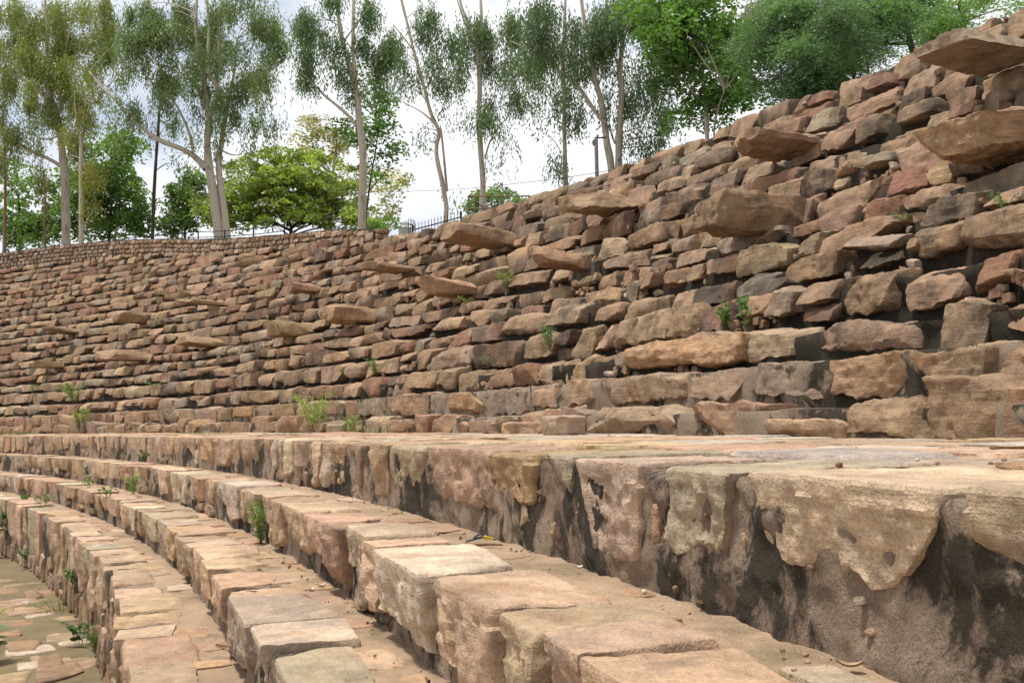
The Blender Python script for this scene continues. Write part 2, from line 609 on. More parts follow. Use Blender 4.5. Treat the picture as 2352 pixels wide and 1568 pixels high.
def core_strip(profile, s0, s1, ds, amp, mats_of, mats, name, freq=6.0):
    """a swept ground strip; profile is a list of (offset, z); mats_of gives the slot of each span"""
    ss = np.arange(s0, s1, ds)
    prof = np.array(profile)
    A = at(ss[:, None], prof[None, :, 0], prof[None, :, 1])
    n1, n2 = A.shape[:2]
    dn = fbm(A.reshape(-1, 3) * freq, 3).reshape(n1, n2)
    dm = fbm(A.reshape(-1, 3) * freq + 77, 3).reshape(n1, n2)
    A = at(ss[:, None], prof[None, :, 0] + dn * amp, prof[None, :, 1] + dm * amp * 0.5)
    idx = np.arange(n1 * n2).reshape(n1, n2)
    Q = np.stack([idx[:-1, :-1], idx[:-1, 1:], idx[1:, 1:], idx[1:, :-1]], -1)
    mi = np.tile(np.array(mats_of), (n1 - 1, 1))
    return mk_mesh(name, A.reshape(-1, 3), Q.reshape(-1, 4), mats, None, True, mi.ravel())


def subdiv(profile, step):
    """insert points along a profile at spacing step; returns points and source span of each"""
    out, span = [profile[0]], []
    for i in range(len(profile) - 1):
        a, b = np.array(profile[i]), np.array(profile[i + 1])
        n = max(1, int(round(np.linalg.norm(b - a) / step)))
        for k in range(1, n + 1):
            out.append(tuple(a + (b - a) * k / n)); span.append(i)
    return out, span


def add_stones(parent, name, items, limit=100, rest='stones'):
    """items: (world verts, quads, tint, size on screen). The largest become parts, the rest one stuff part"""
    items.sort(key=lambda t: -t[3])
    for V, Q, t, _ in items[:limit]:
        link(name, mk_mesh(name, V, Q, M_STONE, t, True, None, 32), parent)
    if len(items) > limit:
        b = Bag()
        for V, Q, t, _ in items[limit:]: b.add(V, Q, t)
        tag(link(rest, b.mesh(rest, M_STONE), parent), kind='stuff')


def screen_size(V):
    c = V.mean(0)
    px, py, zc = project(c)
    ext = np.linalg.norm(V.max(0) - V.min(0))
    a = ext / max(zc, 0.5)
    inside = -60 < px < 2412 and -60 < py < 1628 and c[1] > 0.3
    return a if inside else a * 0.001


ORD = ['', 'first', 'second', 'third', 'fourth', 'fifth', 'sixth', 'seventh', 'eighth', 'ninth', 'tenth', 'eleventh', 'twelfth',
       'thirteenth', 'fourteenth', 'fifteenth', 'sixteenth', 'seventeenth', 'eighteenth', 'nineteenth', 'twentieth',
       'twenty-first', 'twenty-second', 'twenty-third']

# ------------------------------------------------------------------ ground: plateau behind the crest, floor of the bowl
WALL_S = np.array([22.95, 23.4, 25.5, 29.0, 32.2, 34.8, 37.0, 40.0, 45.0, 58.0])
WALL_K = np.array([15.4, 15.9, 16.9, 17.9, 18.9, 19.9, 20.9, 21.9, 22.9, 23.6])
def crest_k(s): return np.where(s < 22.95, 15.0, np.interp(s, WALL_S, WALL_K))
def kz(k): return Z1 + (k - 1) * RISE


def build_ground():
    ss = np.arange(-8, 65.5, 0.6)
    oo = np.concatenate([[0.25, 0.6, 1.2, 2.0, 3.0], np.geomspace(4.5, 420, 26)])
    k = crest_k(ss)
    s2, o2 = np.meshgrid(ss, oo, indexing='ij')
    base = row_o(k)[:, None] + 0.35 + o2
    z = kz(k)[:, None] - 0.10 + 0.18 * fbm(np.stack([s2 * .4, o2 * .4, 0 * s2], -1).reshape(-1, 3), 2).reshape(s2.shape) * np.clip(o2 / 6, 0, 1) - 0.6 * np.clip((o2 - 8) / 60, 0, 1)
    z[:, 0] = kz(k) - 0.9
    A = at(s2, base, z)
    n1, n2 = A.shape[:2]
    idx = np.arange(n1 * n2).reshape(n1, n2)
    Q = np.stack([idx[:-1, :-1], idx[:-1, 1:], idx[1:, 1:], idx[1:, :-1]], -1).reshape(-1, 4)
    tag(link('ground', mk_mesh('ground', A.reshape(-1, 3), Q, M_GROUND)), kind='structure')
    # floor of the bowl, with flags bedded in the damp earth
    prof, _ = subdiv([(-34, FLOOR_Z), (-6, FLOOR_Z), (-1.45, FLOOR_Z + 0.02)], 0.35)
    fl = tag(link('floor', core_strip(prof, -8, 62, 0.3, 0.05, [0] * (len(prof) - 1), [M_EARTH], 'floor', 2.0)), kind='structure')
    random.seed(31)
    for i in range(190):
        s = random.uniform(1.5, 15)
        o = -1.72 - abs(random.gauss(0, 1.5)) - random.uniform(0, .3)
        W, D = random.uniform(.16, .62), random.uniform(.16, .5)
        P0 = at(s, o, FLOOR_Z)
        p, Q = stone(W, D, 0.09, max(edge_len(P0, 4.5), .02), 9000 + i, 9, 0.22, 5, .6, .9, (.05, .02), None, True)
        V = place(p, s, o, FLOOR_Z - 0.066 + random.uniform(0, .012))
        link('flagstone', mk_mesh('flagstone', V, Q[:, ::-1], M_STONE, tint([PALE, BUFF, PINK, TAN], .25)), fl)


# ------------------------------------------------------------------ the lower steps and the paved landing
def s_at_px(o, z, px):
    ss = np.linspace(-3, 60, 6000)
    x, y, zc = project(at(ss, o, z))
    ok = (at(ss, o, z)[:, 1] > 0.3)
    ss, x = ss[ok], x[ok]
    return float(np.interp(-px, -x, ss))


def near_list(o, z, rise, lst):
    """face stones of the photograph: pixel values of left, right, lowest edge, lower left, lower right, raggedness"""
    out = []
    for xl, xr, yb, bl, br, jag in lst:
        sa, sb = s_at_px(o, z, xr), s_at_px(o, z, xl)
        P = at((sa + sb) / 2, o, z)
        px, py, zc = project(P)
        H = float(np.clip((yb - py) / F * zc, 0.10, rise * 0.97))
        out.append((sa, sb, H, (bl - xl) / (xr - xl), (xr - br) / (xr - xl), jag))
    return out


COPING_PAL = [(.45, .33, .225), (.50, .37, .265), (.53, .40, .29), (.48, .36, .25), (.57, .475, .375), (.54, .41, .30), (.50, .375, .265), (.48, .335, .235), (.46, .385, .295)]
LAND_NEAR = [(2231, 2480, 1440, 2290, 2480, .08), (1717, 2172, 1300, 1750, 2150, .15), (1515, 1690, 1275, 1535, 1680, .07), (1325, 1475, 1262, 1360, 1462, .10),
             (1230, 1310, 1180, 1236, 1305, .08), (1140, 1226, 1146, 1146, 1222, .05), (990, 1135, 1160, 1010, 1132, .06), (893, 985, 1128, 897, 980, .07),
             (838, 893, 1130, 842, 890, .05), (800, 836, 1122, 806, 830, .06), (763, 799, 1066, 768, 796, .05)]
LAND_TINT = [(.46, .36, .24), (.47, .39, .30), (.39, .325, .245), (.43, .35, .26), (.385, .325, .24), (.42, .29, .18), BUFF, (.40, .34, .26), BUFF, TAN, BUFF]
STEP1_NEAR = None


def build_step(i, label, cat, sA, sB):
    o, z = STEPS[i]
    zlow = STEPS[i + 1][1] if i + 1 < len(STEPS) else FLOOR_Z
    rise = z - zlow
    width = LAND_W if i == 0 else STEPS[i - 1][0] - o
    base = at(8.0, o, zlow)
    root = empty('paved_landing' if i == 0 else 'stone_step', base, label, cat, 'paved lower steps')
    random.seed(100 + i)
    # mortar core: riser and tread
    r = 0.008 if i == 0 else 0.026
    prof = [(o + r, zlow - 0.08), (o + r, z - 0.035), (o + r + 0.02, z - 0.014), (o + (.55 if i == 0 else width * .55), z - .012), (o + width + 0.12, z - 0.008)]
    for nm, a, b, ds, st in (('mortar', sA, 2.6, 0.013, 0.014), ('mortar', 2.6, 7.0, 0.024, 0.024), ('mortar', 7.0, sB, 0.12, 0.08)):
        pts, span = subdiv(prof, st)
        if i == 0:      # a wide tread needs fewer points towards its back
            keep = [j for j, q in enumerate(pts) if j < 2 or q[0] < o + 0.5 or j % 3 == 0 or j == len(pts) - 1]
            span = [span[max(0, keep[j + 1] - 1)] for j in range(len(keep) - 1)]
            pts = [pts[j] for j in keep]
        link(nm, core_strip(pts, a, b + ds * 1.01, ds, 0.016, [0 if q < 3 else 1 for q in span], [M_MORTAR, M_SAND], nm, 11.0), root)
    cop, face, pave = [], [], []
    # list of coping stones (s from, s to, height, palette)
    todo = []
    s = sA
    if i == 0:
        nl = near_list(o, z, rise, LAND_NEAR)
        todo = [(q[0], q[1], q[2], [LAND_TINT[j]]) for j, q in enumerate(nl)]
        s = todo[-1][1] + 0.03
    while s < sB:
        w = float(np.clip(random.lognormvariate(math.log(.56 if i in (1, 2) else (.40 if i == 0 else .45)), .36), .18, .95))
        H = rise * random.choice([random.uniform(.62, .85), random.uniform(.85, 1.03)]) if i < 3 else min(rise * random.uniform(.35, .95), .82)
        todo.append((s, s + w, H, COPING_PAL))
        s += w + random.choice([.012, .02, .03, .045, .07])
    for j, (a, b, H, pal) in enumerate(todo):
        w = b - a
        sm = (a + b) / 2
        D = random.uniform(.72, 1.0) * (width - .03) if i else random.uniform(.45, .95)
        P0 = at(sm, o, z)
        e = max(edge_len(P0, 3.4), .0115)
        cor = np.zeros((2, 2, 2, 3))
        jg, v_in = random.uniform(.01, .045), (random.uniform(.012, .036) if i == 0 else random.uniform(-.012, .060))
        tip = random.uniform(0, .12)
        vr = .020 / (D * min(1.0, .4 / D))
        cor[0, 0, 0] = (random.uniform(.0, tip), random.uniform(.2, 1.1) * vr, random.uniform(-.03, .12))
        cor[1, 0, 0] = (-random.uniform(.0, tip), random.uniform(.2, 1.1) * vr, random.uniform(-.03, .12))
        cor[0, 1, 1, 0] = random.uniform(-.05, .22); cor[1, 1, 1, 0] = random.uniform(-.22, .05)
        cor[0, 1, 1, 1] = random.uniform(-.25, .0); cor[1, 1, 1, 1] = random.uniform(-.25, .0)
        cor[0, 0, 1, 1] = random.uniform(-.04, .05); cor[1, 0, 1, 1] = random.uniform(-.04, .05)
        if i == 0 and j < len(LAND_NEAR):
            vb = .026 / (D * min(1.0, .4 / D))
            cor[1, 0, 0] = (-nl[j][3], vb, 0); cor[0, 0, 0] = (nl[j][4], vb, 0)
            jg, v_in = nl[j][5], .022
            H = min(H * 1.08, rise * .97)
        p, Q = stone(w, D, H, e, 5000 + 500 * i + j, random.uniform(16, 40), 0.03, 2 if (i == 0 and j < len(LAND_NEAR)) else random.choice([5, 7, 9]), .68, .97,
                     (random.uniform(.04, .08), random.uniform(.02, .04)), cor, True, 60, jg)
        V = place(p, sm, o - v_in, z - H + random.uniform(-.001, .012 if i == 0 else .024))
        cop.append((V, Q[:, ::-1], tint(pal, random.uniform(.05, .38)), screen_size(V)))
        # smaller stones bedded in the mortar under it
        left = rise - H
        if left > .09 and (i or j > 9):
            for q in range(random.choice([2, 3, 3, 4]) if i < 3 else random.choice([2, 3, 4, 5])):
                hh = min(left * random.uniform(.5, .95), .42)
                ww = random.uniform(.08, .24)
                sx = a + random.uniform(.1, .9) * w
                zz = zlow + random.uniform(0, max(0.0, left - hh))
                P0 = at(sx, o, zz)
                p, Q = stone(ww, .12, hh, max(edge_len(P0, 4.2), .0125), 7000 + 500 * i + j * 6 + q, 9, .14, 5, .62, .95, (.08, .03))
                p = rotuv(p, random.uniform(-.25, .25), (0, hh / 2))
                V = place(p, sx, o + random.uniform(-.018, .002), zz)
                face.append((V, Q[:, ::-1], tint([TAN, PINK, BUFF, GREY], random.uniform(.1, .4)), screen_size(V)))
    if i == 0:
        # two small shards low in the near riser, as the photo shows
        for px, py, w_, h_ in ((1500, 1262, .055, .13), (1205, 1222, .10, .10), (1310, 1240, .04, .06), (1270, 1235, .05, .07), (1700, 1372, .03, .14), (1430, 1250, .02, .02)):
            P, s_, o_ = hit(px, py)
            p, Q = stone(w_, .08, h_, .0125, int(px), 8, .2, 5, .6, .9, (.08, .03))
            V = place(p, s_, o + .002, P[2])
            face.append((V, Q[:, ::-1], tint([PINK, BUFF], .15), 9))
        # chips and grit set in the mortar of the near riser
        mc = Bag()
        for q in range(60):
            sx, zz = random.uniform(-1.3, 4.5), random.uniform(zlow + .01, z - .05)
            d = random.uniform(.004, .012)
            p, Q = stone(d * random.uniform(.8, 1.6), .03, d * random.uniform(.8, 1.8), max(.006, d / 4), 12000 + q, 10, .22, 6, .58, .92, (.08, .03))
            p = rotuv(p, random.uniform(-.6, .6), (0, d / 2))
            mc.add(place(p, sx, o + random.uniform(-.002, .008), zz), Q[:, ::-1], tint([TAN, PINK, GREY, BUFF], random.uniform(.2, .6)))
        tag(link('mortar_chips', mc.mesh('mortar_chips', M_STONE, True, 35), root), kind='stuff')
        # flags of the landing
        for band, (oa, ob) in enumerate(((.62, 1.15), (1.15, 1.75), (1.75, 2.25), (2.2, 2.62))):
            s = sA - random.uniform(0, .4)
            while s < sB:
                w = random.uniform(.35, .95)
                D = (ob - oa) * random.uniform(.75, 1.02)
                P0 = at(s, o + oa, z)
                if P0[1] > .3 or True:
                    p, Q = stone(w, D, .10, max(edge_len(P0, 4.5), .02), 8000 + band * 400 + int(s * 9), 12, .13, 4, .7, .95, (.06, .03), None, True)
                    V = place(p, s + w / 2, o + oa + random.uniform(-.05, .08), z - .10 + random.uniform(.0, .022))
                    pave.append((V, Q[:, ::-1], tint([PALE, (.52, .38, .27), (.48, .33, .23), (.50, .37, .26), (.42, .27, .18), (.46, .42, .36)], random.uniform(.0, .22)), screen_size(V)))
                s += w + random.uniform(.02, .06)
    else:
        # thin plates bedded towards the back of the tread
        s = sA
        while s < sB:
            w = random.uniform(.12, .4)
            D = width * random.uniform(.2, .45)
            if random.random() < .55:
                P0 = at(s, o, z)
                p, Q = stone(w, D, .07, max(edge_len(P0, 4.5), .0125), 8800 + i * 300 + int(s * 11), 10, .2, 4, .6, .92, (.06, .03), None, True)
                V = place(p, s + w / 2, o + width - D - random.uniform(-.02, .06), z - .075 + random.uniform(0, .009))
                pave.append((V, Q[:, ::-1], tint([PALE, (.50, .36, .25), (.47, .32, .22), (.50, .38, .27)], random.uniform(.0, .2)), screen_size(V)))
            s += w + random.uniform(.03, .25)
    add_stones(root, 'coping_stone', cop, 100, 'coping_stones')
    if face: add_stones(root, 'face_stone', face, 80, 'face_stones')
    if pave: add_stones(root, 'paving_stone', pave, 90, 'paving_stones')


def build_steps():
    build_step(0, "broad pale paved landing whose flat flags and tall mossy riser cross the whole picture", 'stone landing', -1.7, 37)
    build_step(1, "stone step directly below the mossy riser of the paved landing", 'stone step', -1.6, 36)
    build_step(2, "narrow stone step in the middle of the three below the paved landing", 'stone step', -1.0, 36)
    build_step(3, "lowest stone step, with the tall ragged riser beside the earthen floor", 'stone step', 0.2, 36)


# ------------------------------------------------------------------ the rough courses of the embankment
def row_label(k):
    extra = {1: "low mortared course of reddish blocks standing directly on the paved landing",
             2: "mortared course of big flat faced blocks, second above the paved landing",
             15: "ragged fifteenth course above the landing, the crest line against the sky on the right",
             23: "topmost short course at the far left, directly under the small rubble wall"}
    if k in extra: return extra[k]
    if k > 15: return "%s rough stone course above the paved landing, only below the far rubble wall" % ORD[k]
    return "%s rough stone course counted up from the pale paved landing" % ORD[k]


# blocks of the two lowest courses near the right edge, as left and right pixel values
ROW1_NEAR = [(2300, 2480), (2130, 2298), (1945, 2135), (1755, 1945), (1578, 1760), (1345, 1570), (1295, 1343), (1245, 1292), (1195, 1240), (1140, 1192), (1075, 1138)]
ROW1_H = [.30, .34, .24, .12, .25, .24, .26, .27, .26, .20, .15]
ROW2_NEAR = [(2285, 2480), (2095, 2278), (1888, 2085), (1722, 1885), (1585, 1715), (1380, 1580), (1292, 1372), (1215, 1290), (1116, 1212), (1028, 1112), (890, 990)]


def build_row(k):
    o, z = row_o(k), row_z(k)
    zb = row_z(k - 1) if k > 1 else 0.0
    rise = z - zb
    sA = max(2.1 + (k - 1) * .31 - 1.9, ROW_S1.get(k, -9))
    sB = 35 + min(k, 15) * .8 + max(0, k - 15) * .9
    random.seed(300 + k)
    base = at(min(max(sA + 8, 8), sB - 2), o, zb)
    root = empty('stone_course', base, row_label(k), 'stone course', 'rough stone courses of the embankment')
    mort = k <= 2
    back = .02 if mort else (.08 if k < 4 else .15)
    prof = [(o + back, zb - .15), (o + back + .01, z - (.02 if mort else .12)), (o + T + .14, z - (.012 if mort else .10))]
    ds = .05 if k < 6 else .12
    pts, span = subdiv(prof, ds * 1.3)
    link('mortar' if mort else 'soil', core_strip(pts, sA, sB, ds, .03 if mort else .045, [0] * len(span), [M_MORTAR2 if mort else M_SOIL], 'packing', 6.0), root)
    items, chips = [], Bag()
    todo = []
    s = sA
    lists = {1: (ROW1_NEAR, o, z), 2: (ROW2_NEAR, o, z)}
    if k in lists:
        for j, (xl, xr) in enumerate(lists[k][0]):
            todo.append((s_at_px(o, z, xr), s_at_px(o, z, xl), ROW1_H[j] + .02 if k == 1 else rise * random.uniform(.72, .97)))
        s = todo[-1][1] + .03
    while s < sB:
        med = .50 if k > 2 else .52
        if s > 10: med *= 1.22
        w = float(np.clip(random.lognormvariate(math.log(med), .42), .18, 1.35))
        if k == 1: H = random.uniform(.12, .26) if s < 15 else random.uniform(.2, .34)
        elif k == 2: H = rise * random.uniform(.75, 1.05)
        else: H = rise * (random.choice([random.uniform(.78, .92), random.uniform(.86, 1.10)]) if s < 14 else random.uniform(.74, .94))
        todo.append((s, s + w, H))
        s += w + random.choice([.008, .014, .02, .03, .05, .08] if s < 14 else [.006, .01, .02])
    slant = [random.uniform(-.10, .10) for _ in range(len(todo) + 1)]
    wob = random.uniform(0, 99)
    for j, (a, b, H) in enumerate(todo):
        w, sm = b - a, (a + b) / 2
        zt = z + (.035 * math.sin(sm * .9 + wob) + .025 * math.sin(sm * 2.3 + wob * 2)) * (1 if sm < 14 else .4)
        if not mort: zt += random.gauss(0, .013 if sm < 14 else .008)
        if k == 1: zt = zb + H - .02
        if k == 2: zt = z + random.uniform(-.03, .02)
        P0 = at(sm, o, zt)
        e = max(edge_len(P0, 3.2), .015)
        seed = 20000 + k * 700 + j
        age = random.uniform(.05, .4) if mort else float(np.clip(random.gauss(.57, .20), .1, .98))
        if sm > 26: age *= .75
        pal = [TAN, BUFF, PINK, TAN, GREY, ORANGE] if mort else ([TAN, GREY, PINK, TAN, BUFF, RED, TAN, PINK] if sm < 20 else [TAN, PINK, RED, TAN, BUFF, TAN, GREY, GREY, BUFF])
        if k > 15 or (k > 12 and sm > 22): pal = [PINK, RED, TAN, PINK, PINK, BUFF, GREY]
        cor = np.zeros((2, 2, 2, 3))
        if not mort: cor[:, 0, 1, 2] -= random.uniform(.04, .20)
        if not mort: cor[:, 0, 1, 1] += random.uniform(.08, .32) if sm < 14 else random.uniform(.04, .18)
        fs = 1.0 if sm < 14 else .5
        sl0, sl1 = fs * slant[j] * H / w, fs * slant[j + 1] * H / w
        cor[0, :, 1, 0] += sl0; cor[0, :, 0, 0] -= sl0
        cor[1, :, 1, 0] += sl1; cor[1, :, 0, 0] -= sl1
        style = random.random()
        pieces = []
        if not mort and style < .10 and w < .6 and sm < 16:
            h1 = H * random.uniform(.4, .6)
            pieces = [(w, h1, zt - h1, 0), (w * random.uniform(.75, 1.0), H - h1, zt - H, random.uniform(-.05, .05))]
        elif not mort and style < .24 and w < .55:
            h1 = H * random.uniform(.55, .75)      # a flat slab over a gap packed with chips
            pieces = [(w, h1, zt - h1, 0)]
            if sm < 22:
                for _ in range(int(4 + w * 12)):
                    d = random.uniform(.03, .10)
                    p, Q = stone(d * random.uniform(.8, 1.5), d * .9, d, max(edge_len(P0, 4), .02), seed + random.randrange(99999), 16, .22, 7, .55, .9, (.08, .04))
                    V = place(p, random.uniform(a, b), o + random.uniform(.03, .09), zb - .03 + random.uniform(0, max(.02, H - h1)))
                    chips.add(V, Q[:, ::-1], tint([TAN, GREY, PINK, RED, PINK], .45))
        else:
            pieces = [(w, H, zt - H, 0)]
        for q, (ww, hh, z0, du) in enumerate(pieces):
            rounded = random.random()
            kexp = random.uniform(4.0, 6) if (rounded < .18 and not mort) else random.uniform(12, 40)
            D = random.uniform(.32, .50)
            p, Q = stone(ww, D, hh, e, seed * 3 + q, kexp, .09 if not mort else .05, random.choice([8, 10, 12]), .60, .95,
                         (random.uniform(.03, .07), random.uniform(.015, .035)), cor, False, 60, .10 if mort else .06)
            if not mort: p = rotuv(p, random.gauss(0, .045 if sm < 14 else .028), (0, hh / 2))
            front = o + (random.gauss(0, .03 if sm < 14 else .02) if not mort else random.uniform(-.05, -.02))
            V = place(p, sm + du, front, z0)
            items.append((V, Q[:, ::-1], tint(pal, age), screen_size(V)))
        # chips wedged in the joints
        if not mort and sm < 26 and random.random() < .55:
            for _ in range(random.choice([1, 1, 2, 3])):
                d = random.uniform(.035, .11)
                p, Q = stone(d, d * .9, d * random.uniform(.6, 1.3), max(edge_len(P0, 4), .02), seed + random.randrange(99999), 16, .22, 7, .55, .9, (.08, .04))
                V = place(p, b + random.uniform(-.06, .06), o + random.uniform(.02, .09), zb - .03 + random.uniform(0, .22))
                chips.add(V, Q[:, ::-1], tint([TAN, GREY, PALE, RED, PINK], .3))
    add_stones(root, 'stone', items, 95, 'stones')
    if chips.n: tag(link('wedging_chips', chips.mesh('wedging_chips', M_STONE, True, 35), root), kind='stuff')


# ------------------------------------------------------------------ slabs sticking out of the embankment (climbing steps)
SLABS = [  # left, right, top, bottom in the photo, label, palette, thickness share
    (2085, 2360, 85, 192, "topmost grey and purple slab jutting over the crest at the upper right", [GREY], .50),
    (2045, 2370, 258, 392, "huge slab with an orange end face and a purple flank jutting at the right edge", [ORANGE], .62),
    (1638, 1842, 296, 382, "thin wedge shaped tan slab jutting just below the crest beside the green trees", [TAN], .45),
    (1562, 1815, 438, 562, "large chunky block jutting from the middle of the right slope with deep shade under it", [TAN], .62),
    (1268, 1442, 437, 502, "pale rounded slab jutting near the crest below the utility pole", [BUFF], .62),
    (988, 1166, 513, 586, "tapering tan slab jutting at the crest below the iron cage", [TAN], .55),
    (1198, 1360, 560, 636, "reddish rounded slab jutting above the fine yellowish weed", [PINK], .55),
    (812, 945, 603, 640, "thin flat slab jutting between the railing end and the orange wedge slab", [TAN], .48),
    (942, 1087, 631, 700, "pointed orange brown wedge slab jutting over a small leafy plant", [ORANGE], .50),
    (640, 727, 645, 686, "dark undersided slab jutting up and left of the thick dark stained slab", [PINK], .50),
    (403, 527, 686, 709, "thin plate like slab jutting on a stub of pillar in the left half", [PINK], .55),
    (728, 852, 704, 748, "thick slab with a black stained flank jutting left of the orange wedge slab", [ORANGE], .72),
    (588, 712, 738, 781, "straight brown beam like slab jutting in the middle of the left half", [TAN], .68),
    (400, 506, 768, 806, "tan slab jutting just below and left of the brown beam like slab", [TAN], .6),
    (218, 338, 801, 836, "long rounded brown slab jutting low in the left half", [PINK], .68),
    (250, 338, 720, 750, "small tan hump backed slab jutting above the long rounded brown slab", [TAN], .6),
    (95, 176, 743, 777, "small tilted slab jutting near the left edge, higher of the two there", [TAN], .5),
    (58, 146, 828, 853, "small flat slab jutting lowest of all near the left edge", [PINK], .6),
]


def build_slabs():
    for i, (x0, x1, y0, y1, label, pal, th) in enumerate(SLABS):
        random.seed(900 + i)
        P, s, o = hit(x1 - .10 * (x1 - x0), y0 + .55 * (y1 - y0))
        dep = P[1]
        W = (random.uniform(.85, 1.05) if th > .58 else random.uniform(.62, .82)) * (.85 if x1 - x0 < 100 else 1)
        l = .2
        while l < 1.9:
            px, py, zc = project(at(s + W * .45, o - l, P[2]))
            if px <= x0: break
            l += .02
        H = max(.09, (y1 - y0) / F * dep * th * (1.28 if x1 - x0 > 150 else 1.3))
        D = l + .22
        cor = np.zeros((2, 2, 2, 3))
        cor[0, 0, :, 0] = random.uniform(.0, .18); cor[1, 0, :, 0] = random.uniform(-.22, -.05)
        cor[:, 0, 0, 2] = random.uniform(.0, .10) if th > .58 else random.uniform(.15, .38)
        cor[0, 0, :, 1] = random.uniform(0, .10)
        cor[:, 1, 0, 2] = random.uniform(.08, .25); cor[:, 1, 1, 2] = -random.uniform(.08, .22)
        p, Q = stone(W, D, H, max(edge_len(P, 2.8), .014), 40000 + i, random.uniform(26, 60), .10, 14, .56, .94, (.05, .04), cor)
        # lift the free end a little
        tilt = random.uniform(-.02, .10)
        p[:, 2] += (D - p[:, 1]) * tilt * .5
        V = place(p, s, o - l, P[2] - H * .5)
        t = tint(pal, random.uniform(.25, .45))
        a = link('projecting_slab', mk_mesh('projecting_slab', V, Q[:, ::-1], M_STONE, t, True, None, 30))
        tag(a, label, 'stone slab', 'slabs jutting from the embankment')
    # the light orange slab lying in the third course
    sa, sb = s_at_px(row_o(3) - .06, row_z(3) - .02, 1710), s_at_px(row_o(3) - .06, row_z(3) - .02, 1418)
    w = sb - sa
    cor = np.zeros((2, 2, 2, 3)); cor[1, 0, 0, 2] = .30; cor[1, 0, 1, 2] = -.12; cor[0, 0, 0, 2] = -.1
    p, Q = stone(w, .45, .27, .016, 41000, 10, .05, 5, .75, .97, (.09, .03), cor)
    V = place(p, (sa + sb) / 2, row_o(3) - .09, row_z(3) - .27)
    a = link('resting_slab', mk_mesh('resting_slab', V, Q[:, ::-1], M_STONE, np.array([.46, .31, .19, .05]), True, None, 30))
    tag(a, "clean pale orange slab resting in the third course right of the centre weeds", 'stone slab')


# ------------------------------------------------------------------ trees
def catmull(P, n):
    P = np.asarray(P, float)
    if len(P) < 3:
        u = np.linspace(0, 1, max(n, 2))[:, None]
        return P[0] * (1 - u) + P[-1] * u
    E_ = np.vstack([2 * P[0] - P[1], P, 2 * P[-1] - P[-2]])
    out = []
    per = max(2, int(math.ceil(n / (len(P) - 1))))
    for i in range(1, len(E_) - 2):
        p0, p1, p2, p3 = E_[i - 1], E_[i], E_[i + 1], E_[i + 2]
        for u in np.linspace(0, 1, per, endpoint=False):
            out.append(.5 * ((2 * p1) + (-p0 + p2) * u + (2 * p0 - 5 * p1 + 4 * p2 - p3) * u * u + (-p0 + 3 * p1 - 3 * p2 + p3) * u ** 3))
    out.append(P[-1])
    return np.array(out)


def tube(P, r0, r1, sides=8, lump=0.0, seed=0):
    P = np.asarray(P, float)
    n = len(P)
    Tn = np.gradient(P, axis=0)
    Tn /= np.linalg.norm(Tn, axis=1)[:, None] + 1e-9
    ref = np.tile(np.array([0.31, 0.95, 0.02]), (n, 1))
    A = np.cross(Tn, ref); A /= np.linalg.norm(A, axis=1)[:, None] + 1e-9
    B = np.cross(Tn, A)
    rr = np.asarray(r0 + (r1 - r0) * np.linspace(0, 1, n)) if np.isscalar(r0) else np.asarray(r0)
    ang = np.linspace(0, 2 * math.pi, sides, endpoint=False)
    V = P[:, None] + rr[:, None, None] * (np.cos(ang)[None, :, None] * A[:, None] + np.sin(ang)[None, :, None] * B[:, None])
    if lump:
        d = fbm(V.reshape(-1, 3) * 2.2 + seed, 2).reshape(n, sides)
        V = P[:, None] + (V - P[:, None]) * (1 + lump * d)[..., None]
    idx = np.arange(n * sides).reshape(n, sides)
    Q = np.stack([idx[:-1], np.roll(idx[:-1], -1, 1), np.roll(idx[1:], -1, 1), idx[1:]], -1).reshape(-1, 4)
    return V.reshape(-1, 3), Q


def round_leaves(name, C, Dr, L, Wd, col, rng):
    n = len(C)
    Dr = Dr / (np.linalg.norm(Dr, axis=1)[:, None] + 1e-9)
    up = np.array([0, 0, 1.0]) + rng.normal(0, .35, (n, 3))
    Wv = np.cross(Dr, up); Wv /= np.linalg.norm(Wv, axis=1)[:, None] + 1e-9
    N = np.cross(Wv, Dr)
    L = np.broadcast_to(L, (n,))[:, None]; Wd = np.broadcast_to(Wd, (n,))[:, None]
    V = []
    for a, b in ((-.5, 0), (-.3, .36), (0, .5), (.28, .36), (.5, 0), (.28, -.36), (0, -.5), (-.3, -.36)):
        V.append(C + Dr * L * a + Wv * Wd * b + N * L * (-.35 * a * a + .5 * abs(b) * Wd / L))
    V = np.stack(V, 1).reshape(-1, 3)
    Q = np.arange(8 * n).reshape(n, 8)
    return mk_mesh(name, V, Q, M_LEAF, np.repeat(np.concatenate([col, np.ones((n, 1))], 1), 8, 0), True)


def leaves_mesh(name, C, Dr, L, Wd, col, rng):
    """one small kite shaped face per leaf: centre, long axis, length, width, colour"""
    n = len(C)
    Dr = Dr / (np.linalg.norm(Dr, axis=1)[:, None] + 1e-9)
    r = rng.normal(size=(n, 3))
    Wv = np.cross(Dr, r); Wv /= np.linalg.norm(Wv, axis=1)[:, None] + 1e-9
    L = np.broadcast_to(L, (n,))[:, None]; Wd = np.broadcast_to(Wd, (n,))[:, None]
    V = np.stack([C - Dr * L * .5, C + Wv * Wd * .5 - Dr * L * .08, C + Dr * L * .5, C - Wv * Wd * .5 - Dr * L * .08], 1).reshape(-1, 3)
    Q = np.arange(4 * n).reshape(n, 4)
    tt = np.repeat(np.concatenate([col, np.ones((n, 1))], 1), 4, 0)
    return mk_mesh(name, V, Q, M_LEAF, tt, False)


